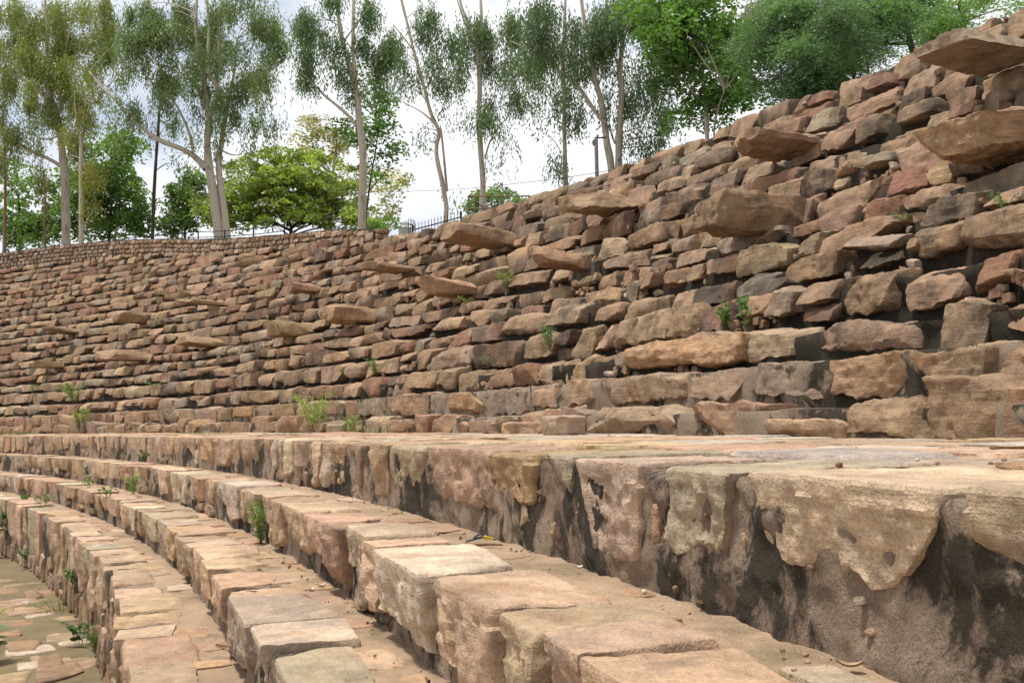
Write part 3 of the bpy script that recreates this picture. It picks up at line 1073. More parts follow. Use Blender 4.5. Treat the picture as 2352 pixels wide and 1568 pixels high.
def colour(base, n, rng, var=.22):
    f = rng.uniform(1 - var, 1 + var, (n, 1))
    hue = rng.normal(0, .10, (n, 1))
    return np.clip(np.array(base) * 1.5 * f * np.concatenate([1 + hue, np.ones((n, 1)), 1 - hue], 1), 0.004, .9)


def crown_points(kind, ctr, rad, n, rng, scale):
    """leaf centres and directions of one clump"""
    if kind == 'droop':        # hanging strands of narrow leaves
        m = max(1, n // 9)
        st = ctr + rng.normal(0, .40, (m, 3)) * rad
        drift = np.stack([rng.normal(0, .25, m), rng.normal(0, .25, m), -np.ones(m)], 1)
        k = np.arange(9)[None, :, None]
        C = st[:, None] + drift[:, None] * k * .085 * scale + rng.normal(0, .05, (m, 9, 3)) * scale
        Dr = drift[:, None] + rng.normal(0, .38, (m, 9, 3))
        return C.reshape(-1, 3), Dr.reshape(-1, 3)
    if kind == 'feather':      # flat arching sprays of tiny leaflets
        m = max(1, n // 22)
        st = ctr + rng.normal(0, .5, (m, 3)) * rad
        a = rng.uniform(0, 2 * math.pi, m)
        out = np.stack([np.cos(a), np.sin(a), rng.normal(.05, .25, m)], 1)
        k = np.arange(22)[None, :, None]
        C = st[:, None] + out[:, None] * k * .030 * scale
        C = C + rng.normal(0, .022, C.shape) * scale
        C[..., 2] -= (k[..., 0] * .030 * scale) ** 2 * .9
        Dr = out[:, None] * .6 + rng.normal(0, .5, (m, 22, 3)) * np.array([1, 1, .45])
        return C.reshape(-1, 3), Dr.reshape(-1, 3)
    # 'broad': leaves over the outer shell of a tuft, fewer within
    d = rng.normal(size=(n, 3)); d /= np.linalg.norm(d, axis=1)[:, None]
    d[:, 2] = np.where(d[:, 2] < -.35, -d[:, 2], d[:, 2])
    rr = 1 - np.abs(rng.normal(0, .22, (n, 1)))
    C = ctr + d * rr * rad
    Dr = rng.normal(0, 1, (n, 3)) * np.array([1, 1, .5]) + d * .6 - np.array([0, 0, .35])
    return C, Dr


def tree(name, label, cat, group, depth, trunks, crowns, kind, col, leaf, bark, seed, dens=1.0, thick=1.0, clump=.6, dvar=2.0, twigs=True, base_drop=2.0, flat=1.0):
    """trunks: list of (points [(px, py)], width px at foot, width px at top); crowns: (px, py, rx, ry, share) ellipses"""
    rng = np.random.default_rng(seed)
    dens *= {'droop': 2.1, 'broad': 3.6, 'feather': 2.8}[kind]
    m = depth / F                                   # metres per photo pixel at this distance
    lines, nodes = [], []
    bag = Bag()
    for ti, (pts, w0, w1) in enumerate(trunks):
        dd = 0.0 if ti == 0 else rng.uniform(-1, 1) * dvar * .6
        n = len(pts)
        P = []
        for i, (px, py) in enumerate(pts):
            P.append(pt(px, py, depth + dd * (i / max(1, n - 1))))
        if pts[0][1] > 300 and ti == 0 or (len(pts[0]) == 2 and ti and pts[0][1] >= trunks[0][0][0][1] - 25):
            P[0] = P[0] - np.array([0, 0, 0.0])
            P.insert(0, P[0] - np.array([0, 0, base_drop]))
        C = catmull(P, max(6, 4 * len(P)))
        V, Q = tube(C, w0 * m * .5, w1 * m * .5, 10 if w0 * m > .12 else 6, .16, seed)
        bag.add(V, Q)
        nodes.append(C)
    root_loc = nodes[0][0]
    root = empty(name, root_loc, label, cat, group)
    allnodes = np.concatenate(nodes)
    br = bag
    Cs, Ds, Ks = [], [], []
    L, Wd = leaf
    for (cx, cy, rx, ry, share) in crowns:
        A = math.pi * rx * ry * m * m
        nc = max(2, int(round(A / (clump * clump * (.75 if kind == 'broad' else (2.2 if kind == 'droop' else 1.5))) * share ** .5)))
        per = int(dens * share * A / (L * Wd * .30) / nc)
        for q in range(nc):
            a, r_ = rng.uniform(0, 2 * math.pi), math.sqrt(rng.uniform(0, 1))
            px, py = cx + rx * .9 * r_ * math.cos(a), cy + ry * .9 * r_ * math.sin(a)
            dz = rng.normal(0, .5) * min(dvar, max(rx, ry) * m * 1.2 + .3)
            ctr = pt(px, py, depth + dz)
            sz = clump * rng.uniform(.7, 1.35)
            rad = np.array([sz, sz, sz * flat])
            C, Dr = crown_points(kind, ctr, rad, max(6, int(per * rng.uniform(.6, 1.4))), rng, L / .16 if kind == 'droop' else L / .08)
            Cs.append(C); Ds.append(Dr)
            Ks.append(colour(np.array(col) * (rng.uniform(.78, 1.22) if kind == 'droop' else rng.uniform(.55, 1.4)), len(C), rng))
            if twigs and rng.uniform() < .75:
                j = int(np.argmin(np.linalg.norm(allnodes - ctr, axis=1) + np.maximum(0, allnodes[:, 2] - ctr[2]) * 1.5))
                a0 = allnodes[j]
                if np.linalg.norm(a0 - ctr) < 7:
                    mid = (a0 + ctr) / 2 + np.array([0, 0, .12]) * np.linalg.norm(a0 - ctr) + rng.normal(0, .1, 3)
                    V, Q = tube(catmull([a0, mid, ctr], 7), .013 + .006 * np.linalg.norm(a0 - ctr), .006, 4)
                    br.add(V, Q)
    C, Dr, K = np.concatenate(Cs), np.concatenate(Ds), np.concatenate(Ks)
    n = len(C)
    link('crown', leaves_mesh('crown', C, Dr, L * rng.uniform(.7, 1.3, n), Wd * rng.uniform(.75, 1.25, n), K, rng), root)
    link('trunk', bag.mesh('trunk', bark), root)
    return n


GUM = "tall gum trees beyond the embankment"
GL = (.17, .050)


def build_trees():
    T_ = 0
    # --- gum trees, left to right
    T_ += tree('gum_tree', "leaning gum tree far left whose long bare limbs reach to the left edge", 'tree', GUM, 50,
         [([(152, 565), (149, 421), (141, 330), (128, 253), (117, 227), (112, 185), (108, 90), (100, -60)], 23, 5),
          ([(124, 242), (92, 212), (48, 180), (0, 158), (-50, 140)], 11, 5), ([(117, 230), (70, 185), (22, 139), (-20, 110)], 9, 4),
          ([(135, 262), (141, 227), (146, 180), (150, 120), (170, 30)], 9, 3), ([(139, 381), (112, 365), (66, 344), (18, 315), (-30, 300)], 9, 5),
          ([(142, 310), (105, 320), (72, 308)], 4, 2)],
         [(60, 50, 100, 90, 1.1), (155, 100, 110, 100, 1.1), (60, 195, 75, 65, .8), (195, 190, 60, 70, .8), (40, 285, 60, 40, .55), (100, 300, 40, 60, .4),
          (220, 60, 60, 80, 1.0), (0, 330, 40, 50, .5), (190, 290, 50, 55, .7), (100, 400, 22, 55, .35), (20, 120, 60, 60, .9), (150, 250, 50, 50, .6)],
         'droop', (0.140, 0.155, 0.036), GL, M_BARK, 51)
    T_ += tree('gum_tree', "slim gum tree with yellowish hanging leaves just right of the leaning one", 'tree', GUM, 48,
         [([(187, 560), (186, 403), (188, 320), (193, 300), (199, 270), (210, 220)], 13, 3), ([(187, 330), (176, 270), (170, 220)], 5, 2), ([(187, 372), (180, 362), (165, 358)], 3, 2)],
         [(205, 400, 26, 60, .9), (195, 300, 40, 40, .6), (215, 240, 40, 50, .6), (205, 470, 22, 25, .5)], 'droop', (0.150, 0.145, 0.024), GL, M_BARK, 52)
    T_ += tree('gum_tree', "thin ruddy stemmed young tree at the extreme left edge", 'tree', GUM, 49,
         [([(10, 575), (12, 420), (9, 320), (5, 240)], 10, 3)], [(8, 330, 26, 60, .8), (5, 250, 30, 40, .8)], 'droop', (0.085, 0.100, 0.025), GL, M_BARKB, 53)
    T_ += tree('gum_tree', "short thin bare stem left of the leaning gum tree", 'tree', GUM, 49,
         [([(103, 565), (102, 500), (104, 470), (101, 420), (98, 380)], 7, 2)], [(100, 420, 20, 40, .5)], 'droop', (0.11, 0.12, 0.025), GL, M_BARKB, 54)
    T_ += tree('gum_tree', "thick pale twin trunked gum tree with a long limb reaching left", 'tree', GUM, 46,
         [([(503, 545), (489, 440), (480, 384), (476, 330), (480, 271), (472, 238), (455, 205), (432, 176), (414, 146)], 26, 6),
          ([(521, 545), (508, 440), (502, 366), (509, 330), (513, 293), (527, 220), (538, 165), (545, 90)], 20, 4),
          ([(473, 388), (450, 362), (421, 344), (366, 322), (330, 297), (300, 274), (278, 242), (238, 205), (205, 165)], 15, 5),
          ([(482, 265), (494, 238), (500, 205), (484, 176), (476, 150), (480, 60), (470, -40)], 14, 5), ([(478, 262), (465, 161), (450, 91), (452, 0)], 14, 6),
          ([(498, 215), (499, 150), (505, 73), (512, 0)], 9, 4), ([(444, 350), (436, 310), (415, 260), (390, 215), (385, 180)], 8, 3), ([(508, 345), (530, 355), (550, 357)], 4, 2)],
         [(400, 55, 130, 85, 1.0), (520, 55, 120, 85, 1.0), (605, 120, 65, 75, .8), (320, 120, 80, 75, .9), (430, 160, 80, 60, .75), (565, 200, 75, 60, .8),
          (605, 260, 40, 35, .6), (300, 215, 50, 60, .6), (365, 255, 50, 45, .5), (270, 285, 30, 45, .45), (525, 290, 60, 40, .5), (572, 330, 18, 38, .4),
          (440, 280, 40, 50, .35), (400, 370, 18, 30, .25), (500, 330, 30, 50, .35)],
         'droop', (0.092, 0.125, 0.036), GL, M_BARK, 55)
    T_ += tree('dark_stem_tree', "straight dark stem with almost no branches left of the twin trunked gum", 'tree', None, 52,
         [([(350, 550), (355, 420), (361, 330), (366, 257), (371, 215), (372, 150)], 9, 5), ([(361, 390), (378, 378), (397, 374)], 2.5, 1.5), ([(360, 330), (330, 300)], 2, 1)],
         [(372, 190, 35, 60, .9), (350, 270, 30, 30, .3)], 'droop', (0.045, 0.062, 0.020), GL, M_BARKD, 56)
    T_ += tree('gum_tree', "straight pale gum tree standing at the end of the rubble wall", 'tree', GUM, 33,
         [([(831, 530), (833, 421), (833, 348), (825, 275), (818, 205), (801, 146), (786, 91), (777, 37), (770, -40)], 21, 8),
          ([(818, 290), (798, 264), (768, 238), (746, 220), (716, 190), (690, 165), (675, 147)], 8, 3), ([(809, 205), (783, 172), (765, 139)], 6, 3), ([(816, 195), (811, 110), (812, 0), (815, -40)], 11, 6),
          ([(826, 235), (840, 200), (862, 150)], 5, 2), ([(822, 340), (790, 325), (776, 312)], 3, 1.5), ([(790, 95), (830, 40), (870, -10)], 5, 2)],
         [(760, 35, 90, 60, .85), (870, 55, 60, 60, .8), (706, 140, 45, 38, .75), (845, 130, 65, 55, .75), (790, 195, 40, 55, .6), (885, 185, 35, 60, .6), (695, 185, 25, 18, .5), (745, 100, 50, 40, .6)],
         'droop', (0.066, 0.106, 0.036), (.135, .036), M_BARK, 57, 1.3, clump=.5)
    T_ += tree('gum_tree', "crooked two stemmed gum tree leaning left, in front of the brightest gap of sky", 'tree', GUM, 28,
         [([(1024, 515), (1025, 475), (1018, 430), (1004, 365), (1003, 332), (1008, 303), (988, 255), (974, 200), (963, 163), (948, 109), (937, 61), (926, 17), (915, -30)], 12, 6),
          ([(1027, 440), (1017, 335), (1012, 295)], 6, 5), ([(996, 281), (970, 259), (944, 244), (919, 232)], 5, 2), ([(952, 120), (930, 90), (905, 60)], 4, 2), ([(976, 210), (1005, 150), (1020, 110)], 4, 2), ([(1004, 270), (1025, 235), (1035, 190)], 3, 1.5)],
         [(960, 45, 50, 50, .7), (1010, 105, 42, 50, .75), (935, 120, 30, 40, .6), (1028, 195, 35, 50, .6), (995, 170, 30, 40, .5), (930, 195, 32, 25, .5), (975, 305, 22, 32, .4), (1040, 430, 18, 22, .35), (1015, 260, 25, 25, .3)],
         'droop', (0.064, 0.100, 0.036), (.125, .032), M_BARK, 58, clump=.45)
    T_ += tree('gum_tree', "straight gum tree rising behind the iron cage frame", 'tree', GUM, 29,
         [([(1108, 500), (1109, 421), (1104, 348), (1100, 275), (1102, 200), (1098, 146), (1094, 110), (1076, 55), (1061, 18), (1050, -30)], 17, 6),
          ([(1103, 185), (1107, 73), (1103, -20)], 9, 6), ([(1114, 363), (1127, 322), (1149, 289), (1171, 264)], 5, 2), ([(1092, 110), (1070, 60), (1050, 0)], 5, 3), ([(1104, 150), (1140, 110), (1165, 60)], 5, 2)],
         [(1080, 40, 60, 60, .85), (1150, 60, 55, 60, .85), (1090, 140, 45, 60, .75), (1170, 150, 45, 60, .8), (1195, 235, 32, 60, .65), (1120, 225, 38, 50, .55), (1150, 290, 22, 40, .45), (1083, 270, 18, 32, .4), (1164, 335, 10, 32, .45), (1130, 350, 12, 25, .3)],
         'droop', (0.070, 0.106, 0.036), (.125, .032), M_BARK, 59, 1.25, clump=.45)
    T_ += tree('gum_tree', "slim dull barked gum tree just left of the utility pole", 'tree', GUM, 26,
         [([(1300, 445), (1297, 348), (1296, 275), (1296, 200), (1294, 146), (1296, 73), (1300, -30)], 13, 6), ([(1303, 320), (1330, 280), (1355, 258)], 3, 1.5), ([(1290, 350), (1270, 320), (1258, 310)], 2.5, 1.2), ([(1296, 200), (1280, 160), (1265, 120)], 4, 2)],
         [(1268, 195, 35, 50, .6), (1322, 230, 32, 50, .5), (1282, 265, 28, 38, .45), (1298, 370, 30, 35, .33), (1255, 130, 40, 50, .7), (1305, 120, 40, 50, .6), (1290, 40, 40, 60, .8)],
         'droop', (0.058, 0.090, 0.034), (.125, .032), M_BARK, 60, 1.35, clump=.45)
    T_ += tree('gum_tree', "pale gum tree behind the utility pole with one limb sweeping far left", 'tree', GUM, 24,
         [([(1405, 400), (1394, 330), (1389, 286), (1382, 238), (1369, 190), (1358, 146), (1351, 91), (1340, 37), (1332, -30)], 18, 8),
          ([(1389, 282), (1365, 253), (1332, 205), (1296, 172), (1259, 143), (1222, 117), (1171, 95)], 10, 3), ([(1296, 172), (1280, 120), (1268, 60)], 4, 2), ([(1372, 200), (1395, 150), (1420, 110)], 5, 2)],
         [(1250, 60, 60, 60, .85), (1330, 60, 65, 60, .9), (1225, 120, 40, 40, .7), (1350, 150, 45, 50, .65), (1310, 170, 35, 40, .5), (1400, 240, 25, 45, .4)],
         'droop', (0.062, 0.096, 0.034), (.115, .029), M_BARK, 61, 1.5, clump=.42)
    T_ += tree('gum_tree', "greyish gum tree right of the utility pole with weeping leaf curtains", 'tree', GUM, 24,
         [([(1421, 395), (1422, 330), (1424, 275), (1428, 220), (1424, 165), (1431, 91), (1438, 18), (1440, -30)], 19, 9), ([(1412, 330), (1400, 290), (1398, 255)], 4, 2), ([(1428, 230), (1455, 190), (1475, 150)], 5, 2), ([(1425, 160), (1400, 100), (1385, 40)], 5, 2), ([(1425, 345), (1440, 325), (1452, 315)], 3, 1.5)],
         [(1420, 80, 60, 70, .9), (1475, 150, 50, 70, .85), (1500, 240, 42, 60, .75), (1432, 200, 45, 55, .6), (1492, 310, 28, 42, .65), (1455, 305, 24, 42, .5), (1525, 300, 14, 30, .5), (1470, 40, 50, 50, .9)],
         'droop', (0.058, 0.092, 0.034), (.115, .029), M_BARK, 62, 1.5, clump=.42)
    T_ += tree('gum_tree', "brownish distant gum tree seen above the green broadleaf tree", 'tree', GUM, 33,
         [([(1681, 260), (1690, 120), (1712, 60), (1730, -20)], 12, 5), ([(1692, 115), (1670, 60), (1660, 0)], 6, 3)],
         [(1700, 35, 80, 55, .8), (1660, 70, 40, 40, .6), (1755, 20, 40, 40, .7)], 'droop', (0.115, 0.105, 0.058), (.16, .045), M_BARK, 63)
    # --- broadleaf and feathery trees
    T_ += tree('broadleaf_tree', "glossy green broadleaf tree between the gum trees and the feathery tree", 'tree', None, 21,
         [([(1625, 340), (1622, 250), (1612, 160), (1600, 80), (1590, 0)], 13, 5), ([(1616, 190), (1650, 130), (1680, 90)], 6, 3), ([(1620, 240), (1580, 200), (1550, 160)], 6, 3), ([(1640, 320), (1650, 250), (1665, 205)], 6, 3)],
         [(1600, 130, 95, 75, .9), (1530, 60, 70, 70, .9), (1680, 170, 58, 60, .9), (1620, 225, 62, 50, .9), (1555, 190, 48, 62, .9), (1590, 285, 42, 28, .9), (1650, 60, 60, 50, .8), (1500, 115, 40, 50, .8), (1620, 20, 70, 40, .8), (1460, 40, 50, 45, .7), (1660, 260, 40, 45, .9), (1560, 20, 90, 40, .9), (1580, 100, 80, 60, .9), (1720, 120, 40, 60, .8), (1700, 215, 45, 50, .9)],
         'broad', (0.078, 0.145, 0.026), (.115, .062), M_BARK, 64, .95, 1, .38, 1.6)
    T_ += tree('broadleaf_tree', "leafy green tree growing through the pale gum at the end of the wall", 'tree', None, 35,
         [([(838, 540), (850, 420), (862, 350), (870, 290)], 6, 3), ([(846, 440), (880, 400), (895, 380)], 3, 1.5)],
         [(868, 245, 36, 42, .8), (858, 320, 55, 60, .8), (800, 300, 28, 40, .5), (895, 350, 30, 40, .6), (850, 390, 50, 35, .5), (840, 200, 30, 50, .5)],
         'broad', (0.075, 0.140, 0.028), (.15, .08), M_BARKD, 65, .6, 1, .5)
    T_ += tree('feathery_acacia', "blue green feathery tree with an arching black limb at the upper right", 'tree', None, 18,
         [([(2100, 130), (2088, 84), (2081, 37), (2072, -20)], 16, 9), ([(2092, 100), (2060, 100), (2020, 101), (1990, 105), (1953, 125), (1905, 172), (1880, 200)], 10, 5), ([(1990, 105), (1960, 70), (1930, 30)], 5, 2), ([(2040, 100), (2030, 60), (2010, 20)], 4, 2),
          ([(1953, 125), (1900, 110), (1850, 120)], 4, 2), ([(2085, 60), (2060, 30), (2040, 0)], 4, 2)],
         [(1850, 60, 90, 60, .9), (1950, 45, 105, 50, .85), (1825, 150, 80, 50, .95), (1785, 200, 58, 40, 1.0), (1900, 160, 75, 55, .9), (1985, 125, 55, 45, .55), (2040, 40, 60, 45, .6), (1860, 210, 50, 25, .9), (1760, 90, 40, 50, .6), (1830, 10, 70, 40, .8), (1930, 90, 110, 60, 1), (2010, 20, 90, 40, .9), (1880, 120, 90, 60, 1), (2080, 30, 50, 40, .8), (1770, 140, 50, 60, .9), (1940, 190, 45, 25, .7)],
         'feather', (0.085, 0.145, 0.058), (.055, .018), M_BARKD, 66, 1.7, 1, .40, 1.6, True, 2.0, .45)
    T_ += tree('feathery_acacia', "light green feathery tree peeping over the crest at the upper right corner", 'tree', None, 19,
         [([(2230, 120), (2215, 60), (2200, 10)], 9, 4)],
         [(2205, 45, 90, 38, .85), (2130, 92, 45, 22, .8), (2290, 10, 45, 22, .8), (2180, 5, 70, 25, .8)],
         'feather', (0.095, 0.160, 0.034), (.060, .021), M_BARKD, 67, 1.5, 1, .38, 1.2, True, 2.0, .45)
    T_ += tree('rain_tree', "wide domed yellow green tree behind the rubble wall in the left half", 'tree', None, 56,
         [([(665, 560), (668, 520), (650, 490), (630, 470)], 10, 5), ([(668, 525), (700, 495), (740, 470)], 7, 4), ([(668, 530), (620, 505), (580, 480)], 7, 4), ([(660, 520), (662, 470), (655, 430)], 6, 3)],
         [(560, 425, 75, 58, 1), (640, 388, 90, 45, 1), (730, 415, 80, 55, 1), (795, 465, 62, 55, 1), (680, 440, 120, 55, 1), (600, 470, 110, 50, 1), (755, 495, 90, 35, .9), (560, 515, 70, 25, .8), (830, 525, 50, 22, .9), (560, 480, 60, 45, .9), (660, 450, 110, 45, 1), (640, 500, 60, 25, .5), (840, 500, 40, 30, .9), (480, 470, 45, 50, .9), (500, 515, 40, 30, .8), (720, 500, 60, 30, .6), (610, 370, 60, 22, 1), (700, 372, 60, 22, 1)],
         'broad', (0.165, 0.200, 0.036), (.24, .11), M_BARKD, 68, .62, 1, .50, 2.6, True, 2.0, .75)
    T_ += tree('olive_tree', "olive brown tree rising behind the yellow green domed tree", 'tree', None, 66,
         [([(760, 560), (762, 430), (770, 360), (775, 320)], 8, 4), ([(765, 420), (730, 360), (715, 320)], 5, 2), ([(763, 450), (860, 440), (930, 425)], 4, 2)],
         [(716, 312, 38, 34, .8), (760, 345, 55, 50, .8), (700, 345, 30, 25, .7), (905, 410, 55, 25, .45), (890, 440, 35, 25, .4), (820, 420, 50, 40, .6), (885, 490, 30, 35, .6)],
         'broad', (0.220, 0.195, 0.068), (.26, .10), M_BARK, 69, .55, 1, .75)
    BACK = "green trees far behind the rubble wall"
    T_ += tree('dark_tree', "dark green shrubby tree left of the yellow green dome", 'tree', BACK, 60,
         [([(425, 560), (424, 500), (420, 450)], 6, 3)],
         [(425, 475, 56, 58, 1), (405, 520, 45, 32, 1), (395, 530, 50, 25, 1), (430, 440, 40, 40, 1), (450, 425, 42, 30, .8), (455, 500, 40, 45, 1)], 'broad', (0.080, 0.125, 0.028), (.24, .12), M_BARKD, 70, .6, 1, .65)
    T_ += tree('dark_tree', "tall leafy green tree between the slim gum and the dark straight stem", 'tree', BACK, 58,
         [([(250, 565), (255, 480), (262, 400), (268, 350)], 8, 4)],
         [(235, 370, 58, 65, 1), (285, 395, 50, 85, 1), (150, 440, 55, 55, .9), (325, 520, 30, 40, 1), (100, 520, 45, 45, 1), (250, 530, 90, 35, 1), (250, 440, 75, 60, 1), (230, 480, 95, 62, 1), (300, 500, 42, 60, 1), (150, 500, 45, 55, 1), (280, 335, 40, 30, .9), (180, 430, 40, 50, .8)], 'broad', (0.100, 0.160, 0.034), (.24, .12), M_BARKD, 71, .6, 1, .65)
    T_ += tree('dark_tree', "bushy green tree behind the railing at the far left edge", 'tree', BACK, 58,
         [([(45, 575), (45, 500), (42, 450)], 7, 4)],
         [(38, 430, 50, 55, .9), (60, 520, 60, 50, 1), (30, 545, 60, 30, 1), (5, 500, 40, 60, 1), (90, 545, 40, 30, .9)], 'broad', (0.105, 0.165, 0.034), (.24, .12), M_BARKD, 72, .6, 1, .65)
    T_ += tree('round_tree', "small round green tree behind the iron cage frame", 'tree', None, 48,
         [([(1130, 520), (1130, 480), (1130, 460)], 6, 3)],
         [(1130, 470, 58, 28, 1), (1120, 450, 40, 16, 1), (1180, 482, 40, 22, 1), (1085, 488, 30, 20, .9)], 'broad', (0.095, 0.150, 0.036), (.20, .10), M_BARKD, 73, .6, 1, .5)
    T_ += tree('dark_tree', "low green bush showing behind the spiked railing", 'tree', BACK, 50,
         [([(890, 560), (890, 540), (892, 525)], 4, 2)],
         [(885, 530, 30, 22, 1), (860, 520, 25, 20, 1)], 'broad', (0.10, 0.15, 0.03), (.20, .10), M_BARKD, 74, .6, 1, .5)
    print('leaves', T_)


# ------------------------------------------------------------------ rubble wall, railings, cage, pole, wire, cupola
def build_wall():
    ss = np.arange(22.95, 57, 0.12)
    k = np.interp(ss, WALL_S, WALL_K)
    oo = row_o(k) + .30
    zz = kz(k) - .10
    hh = np.interp(ss, [22.95, 30, 45, 57], [.34, .54, .88, .96])
    base = at(30.0, row_o(18.3) + .3, kz(18.3))
    root = empty('rubble_wall', base, "low reddish rubble wall on top of the far left slope", 'stone wall')
    b = Bag()
    P = [at(ss, oo, zz - .3), at(ss, oo, zz + hh), at(ss, oo + .45, zz + hh), at(ss, oo + .45, zz - .3)]
    A = np.stack(P, 1)
    n = len(ss)
    A = A + fbm(A.reshape(-1, 3) * 3, 2).reshape(n, 4)[..., None] * .015
    idx = np.arange(n * 4).reshape(n, 4)
    Q = np.stack([idx[:-1, :-1], idx[:-1, 1:], idx[1:, 1:], idx[1:, :-1]], -1).reshape(-1, 4)
    b.add(A.reshape(-1, 3), Q)
    b.add(A[0], [[0, 1, 2, 3]])
    link('mortar', b.mesh('mortar', M_SOIL), root)
    st = Bag()
    random.seed(77)
    for course in range(6):
        s = 23.0
        while s < 56.6:
            w = random.uniform(.16, .40)
            H = float(np.interp(s, ss, hh))
            nC = max(2, int(round(H / .175)))
            if course < nC:
                z0 = float(np.interp(s, ss, zz)) + course * H / nC
                p, Qs = stone(w, .16, H / nC * random.uniform(.74, .95), .09, 60000 + int(s * 50) + course * 4000, 7, .12, 5, .65, .95, (.1, .03))
                V = place(p, s + w / 2, float(np.interp(s, ss, oo)) - random.uniform(.012, .04), z0 + .01)
                st.add(V, Qs[:, ::-1], tint([PINK, TAN, RED, BUFF, PINK, GREY, PALE], random.uniform(.1, .45)))
            s += w + random.uniform(.02, .05)
    s = 0
    for course in range(3):                       # the end face by the railing
        for q in range(2):
            z0 = float(zz[0]) + course * .145
            p, Qs = stone(.16, .20, .125, .04, 67000 + course * 5 + q, 7, .12, 5, .65, .95, (.1, .03))
            st.add(place(p, 22.91, float(oo[0]) + .03 + q * .21, z0 + .01), Qs[:, ::-1], tint([PINK, TAN, BUFF], .3))
    tag(link('rubble_stones', st.mesh('rubble_stones', M_STONE, True, 35), root), kind='stuff')


def bar(bag, a, b, r, sides=5):
    bag.add(*tube(np.array([a, b], float), r, r, sides))


def build_railing(name, label, s0, s1, doff, zoff, height, spacing, spiked):
    ss = np.arange(s0, s1, spacing)
    k = crest_k(ss)
    base = at(ss, row_o(k) + doff, kz(k) + zoff)
    root = empty(name, base[0], label, 'railing', 'black iron railings')
    for h in ((.12, height - .12) if spiked else (height * .5, height)):
        b = Bag(); b.add(*tube(base + np.array([0, 0, h]), .018, .018, 5)); link('rail', b.mesh('rail', M_BLACK), root)
    for i in range(0, len(ss), max(1, int(2.0 / spacing))):
        b = Bag(); bar(b, base[i] - [0, 0, .3], base[i] + [0, 0, height + .03], .03, 6); link('post', b.mesh('post', M_BLACK), root)
    if spiked:
        for i in range(len(ss)):
            b = Bag()
            top = base[i] + np.array([0, 0, height])
            bar(b, base[i], top, .009, 4)
            b.add(*tube(np.array([top, top + [0, 0, .07]]), .014, .002, 4))
            link('picket', b.mesh('picket', M_BLACK), root)


def build_small_structures():
    build_railing('iron_railing', "thin black iron railing running behind the rubble wall on the far left", 30.5, 49, 1.6, .58, .45, .5, False)
    build_railing('iron_railing', "short spiked black railing between the rubble wall and the crest", 20.9, 23.6, 1.7, .04, .62, .13, True)
    # iron cage frame
    a, b_ = pt(1077, 503, 27.0), pt(1217, 503, 27.0)
    dx = b_ - a
    back = np.array([.35, 1.5, 0])
    root = empty('cage_frame', (a + b_) / 2, "rusty open iron cage frame standing on the crest around a gum trunk", 'metal frame')
    H = (503 - 449) / F * 27
    Z = np.array([0, 0, 1.0])
    c = [a, b_, b_ + back, a + back]
    for i in range(4):
        b = Bag(); bar(b, c[i] - .8 * Z, c[i] + H * Z, .025, 4); link('post', b.mesh('post', M_RUST), root)
        for h in (.28, H):
            b = Bag(); bar(b, c[i] + h * Z, c[(i + 1) % 4] + h * Z, .02, 4); link('rail', b.mesh('rail', M_RUST), root)
    for f in (.09, .52, .67, .84):
        q = a + dx * f
        b = Bag(); bar(b, q, q + H * Z, .016, 4); link('upright', b.mesh('upright', M_CONC), root)
    # utility pole
    q = pt(1371, 400, 23.5)
    top = pt(1369, 315, 23.5)
    root = empty('utility_pole', q, "short square concrete utility pole on the crest between two gum trunks", 'utility pole')
    b = Bag(); b.add(*tube(np.array([q - Z, q, top]), .052, .043, 4)); link('post', b.mesh('post', M_CONC), root)
    b = Bag(); bar(b, top - .02 * Z, top + np.array([.24, -.05, -.03]), .018, 4); bar(b, top + np.array([.05, 0, .05]), top - .1 * Z, .02, 4); link('bracket', b.mesh('bracket', M_BLACK), root)
    b = Bag(); b.add(*tube(np.array([top + [-.06, 0, -.2], top + [-.06, 0, -.13], top + [-.06, 0, -.06]]), np.array([.02, .045, .015]), .0, 7)); link('insulator', b.mesh('insulator', M_CONC), root)
    pts = [pt(1560, 352, 22), pt(1440, 384, 23), pt(1369, 397, 23.4), pt(1290, 409, 25), pt(1200, 420, 27), pt(1060, 434, 30), pt(900, 441, 34), pt(760, 444, 38)]
    b = Bag(); b.add(*tube(catmull(pts, 60), .007, .007, 4))
    tag(link('overhead_wire', b.mesh('overhead_wire', M_BLACK)), "single thin dark wire sagging across the pale sky from the pole", 'wire')
    # whitewashed cupola far away
    d = 90.0
    m = d / F
    foot = pt(930, 530, d)
    root = empty('white_cupola', foot, "tiny whitewashed domed cupola far behind the spiked railing", 'cupola')
    def lathe(prof, n=20):
        bag = Bag()
        ang = np.linspace(0, 2 * math.pi, n, endpoint=False)
        P = np.array(prof)
        V = np.stack([P[:, None, 0] * np.cos(ang), P[:, None, 0] * np.sin(ang), np.repeat(P[:, 1:2], n, 1)], -1) + foot
        idx = np.arange(len(P) * n).reshape(len(P), n)
        Q = np.stack([idx[:-1], np.roll(idx[:-1], -1, 1), np.roll(idx[1:], -1, 1), idx[1:]], -1).reshape(-1, 4)
        bag.add(V.reshape(-1, 3), Q)
        return bag
    link('drum', lathe([(15 * m, -30 * m), (15 * m, 5 * m), (17 * m, 5.5 * m), (17 * m, 6.6 * m), (12 * m, 7 * m), (9.4 * m, 8 * m), (9.4 * m, 16 * m), (10.5 * m, 16.4 * m), (10.5 * m, 17.4 * m), (9 * m, 17.6 * m)]).mesh('drum', M_WHITE), root)
    dome = [(9 * m * math.cos(t), 17.5 * m + 8 * m * math.sin(t)) for t in np.linspace(0, math.pi / 2 - .1, 10)] + [(.7 * m, 26.5 * m), (.01, 28 * m)]
    link('dome', lathe(dome).mesh('dome', M_WHITE), root)


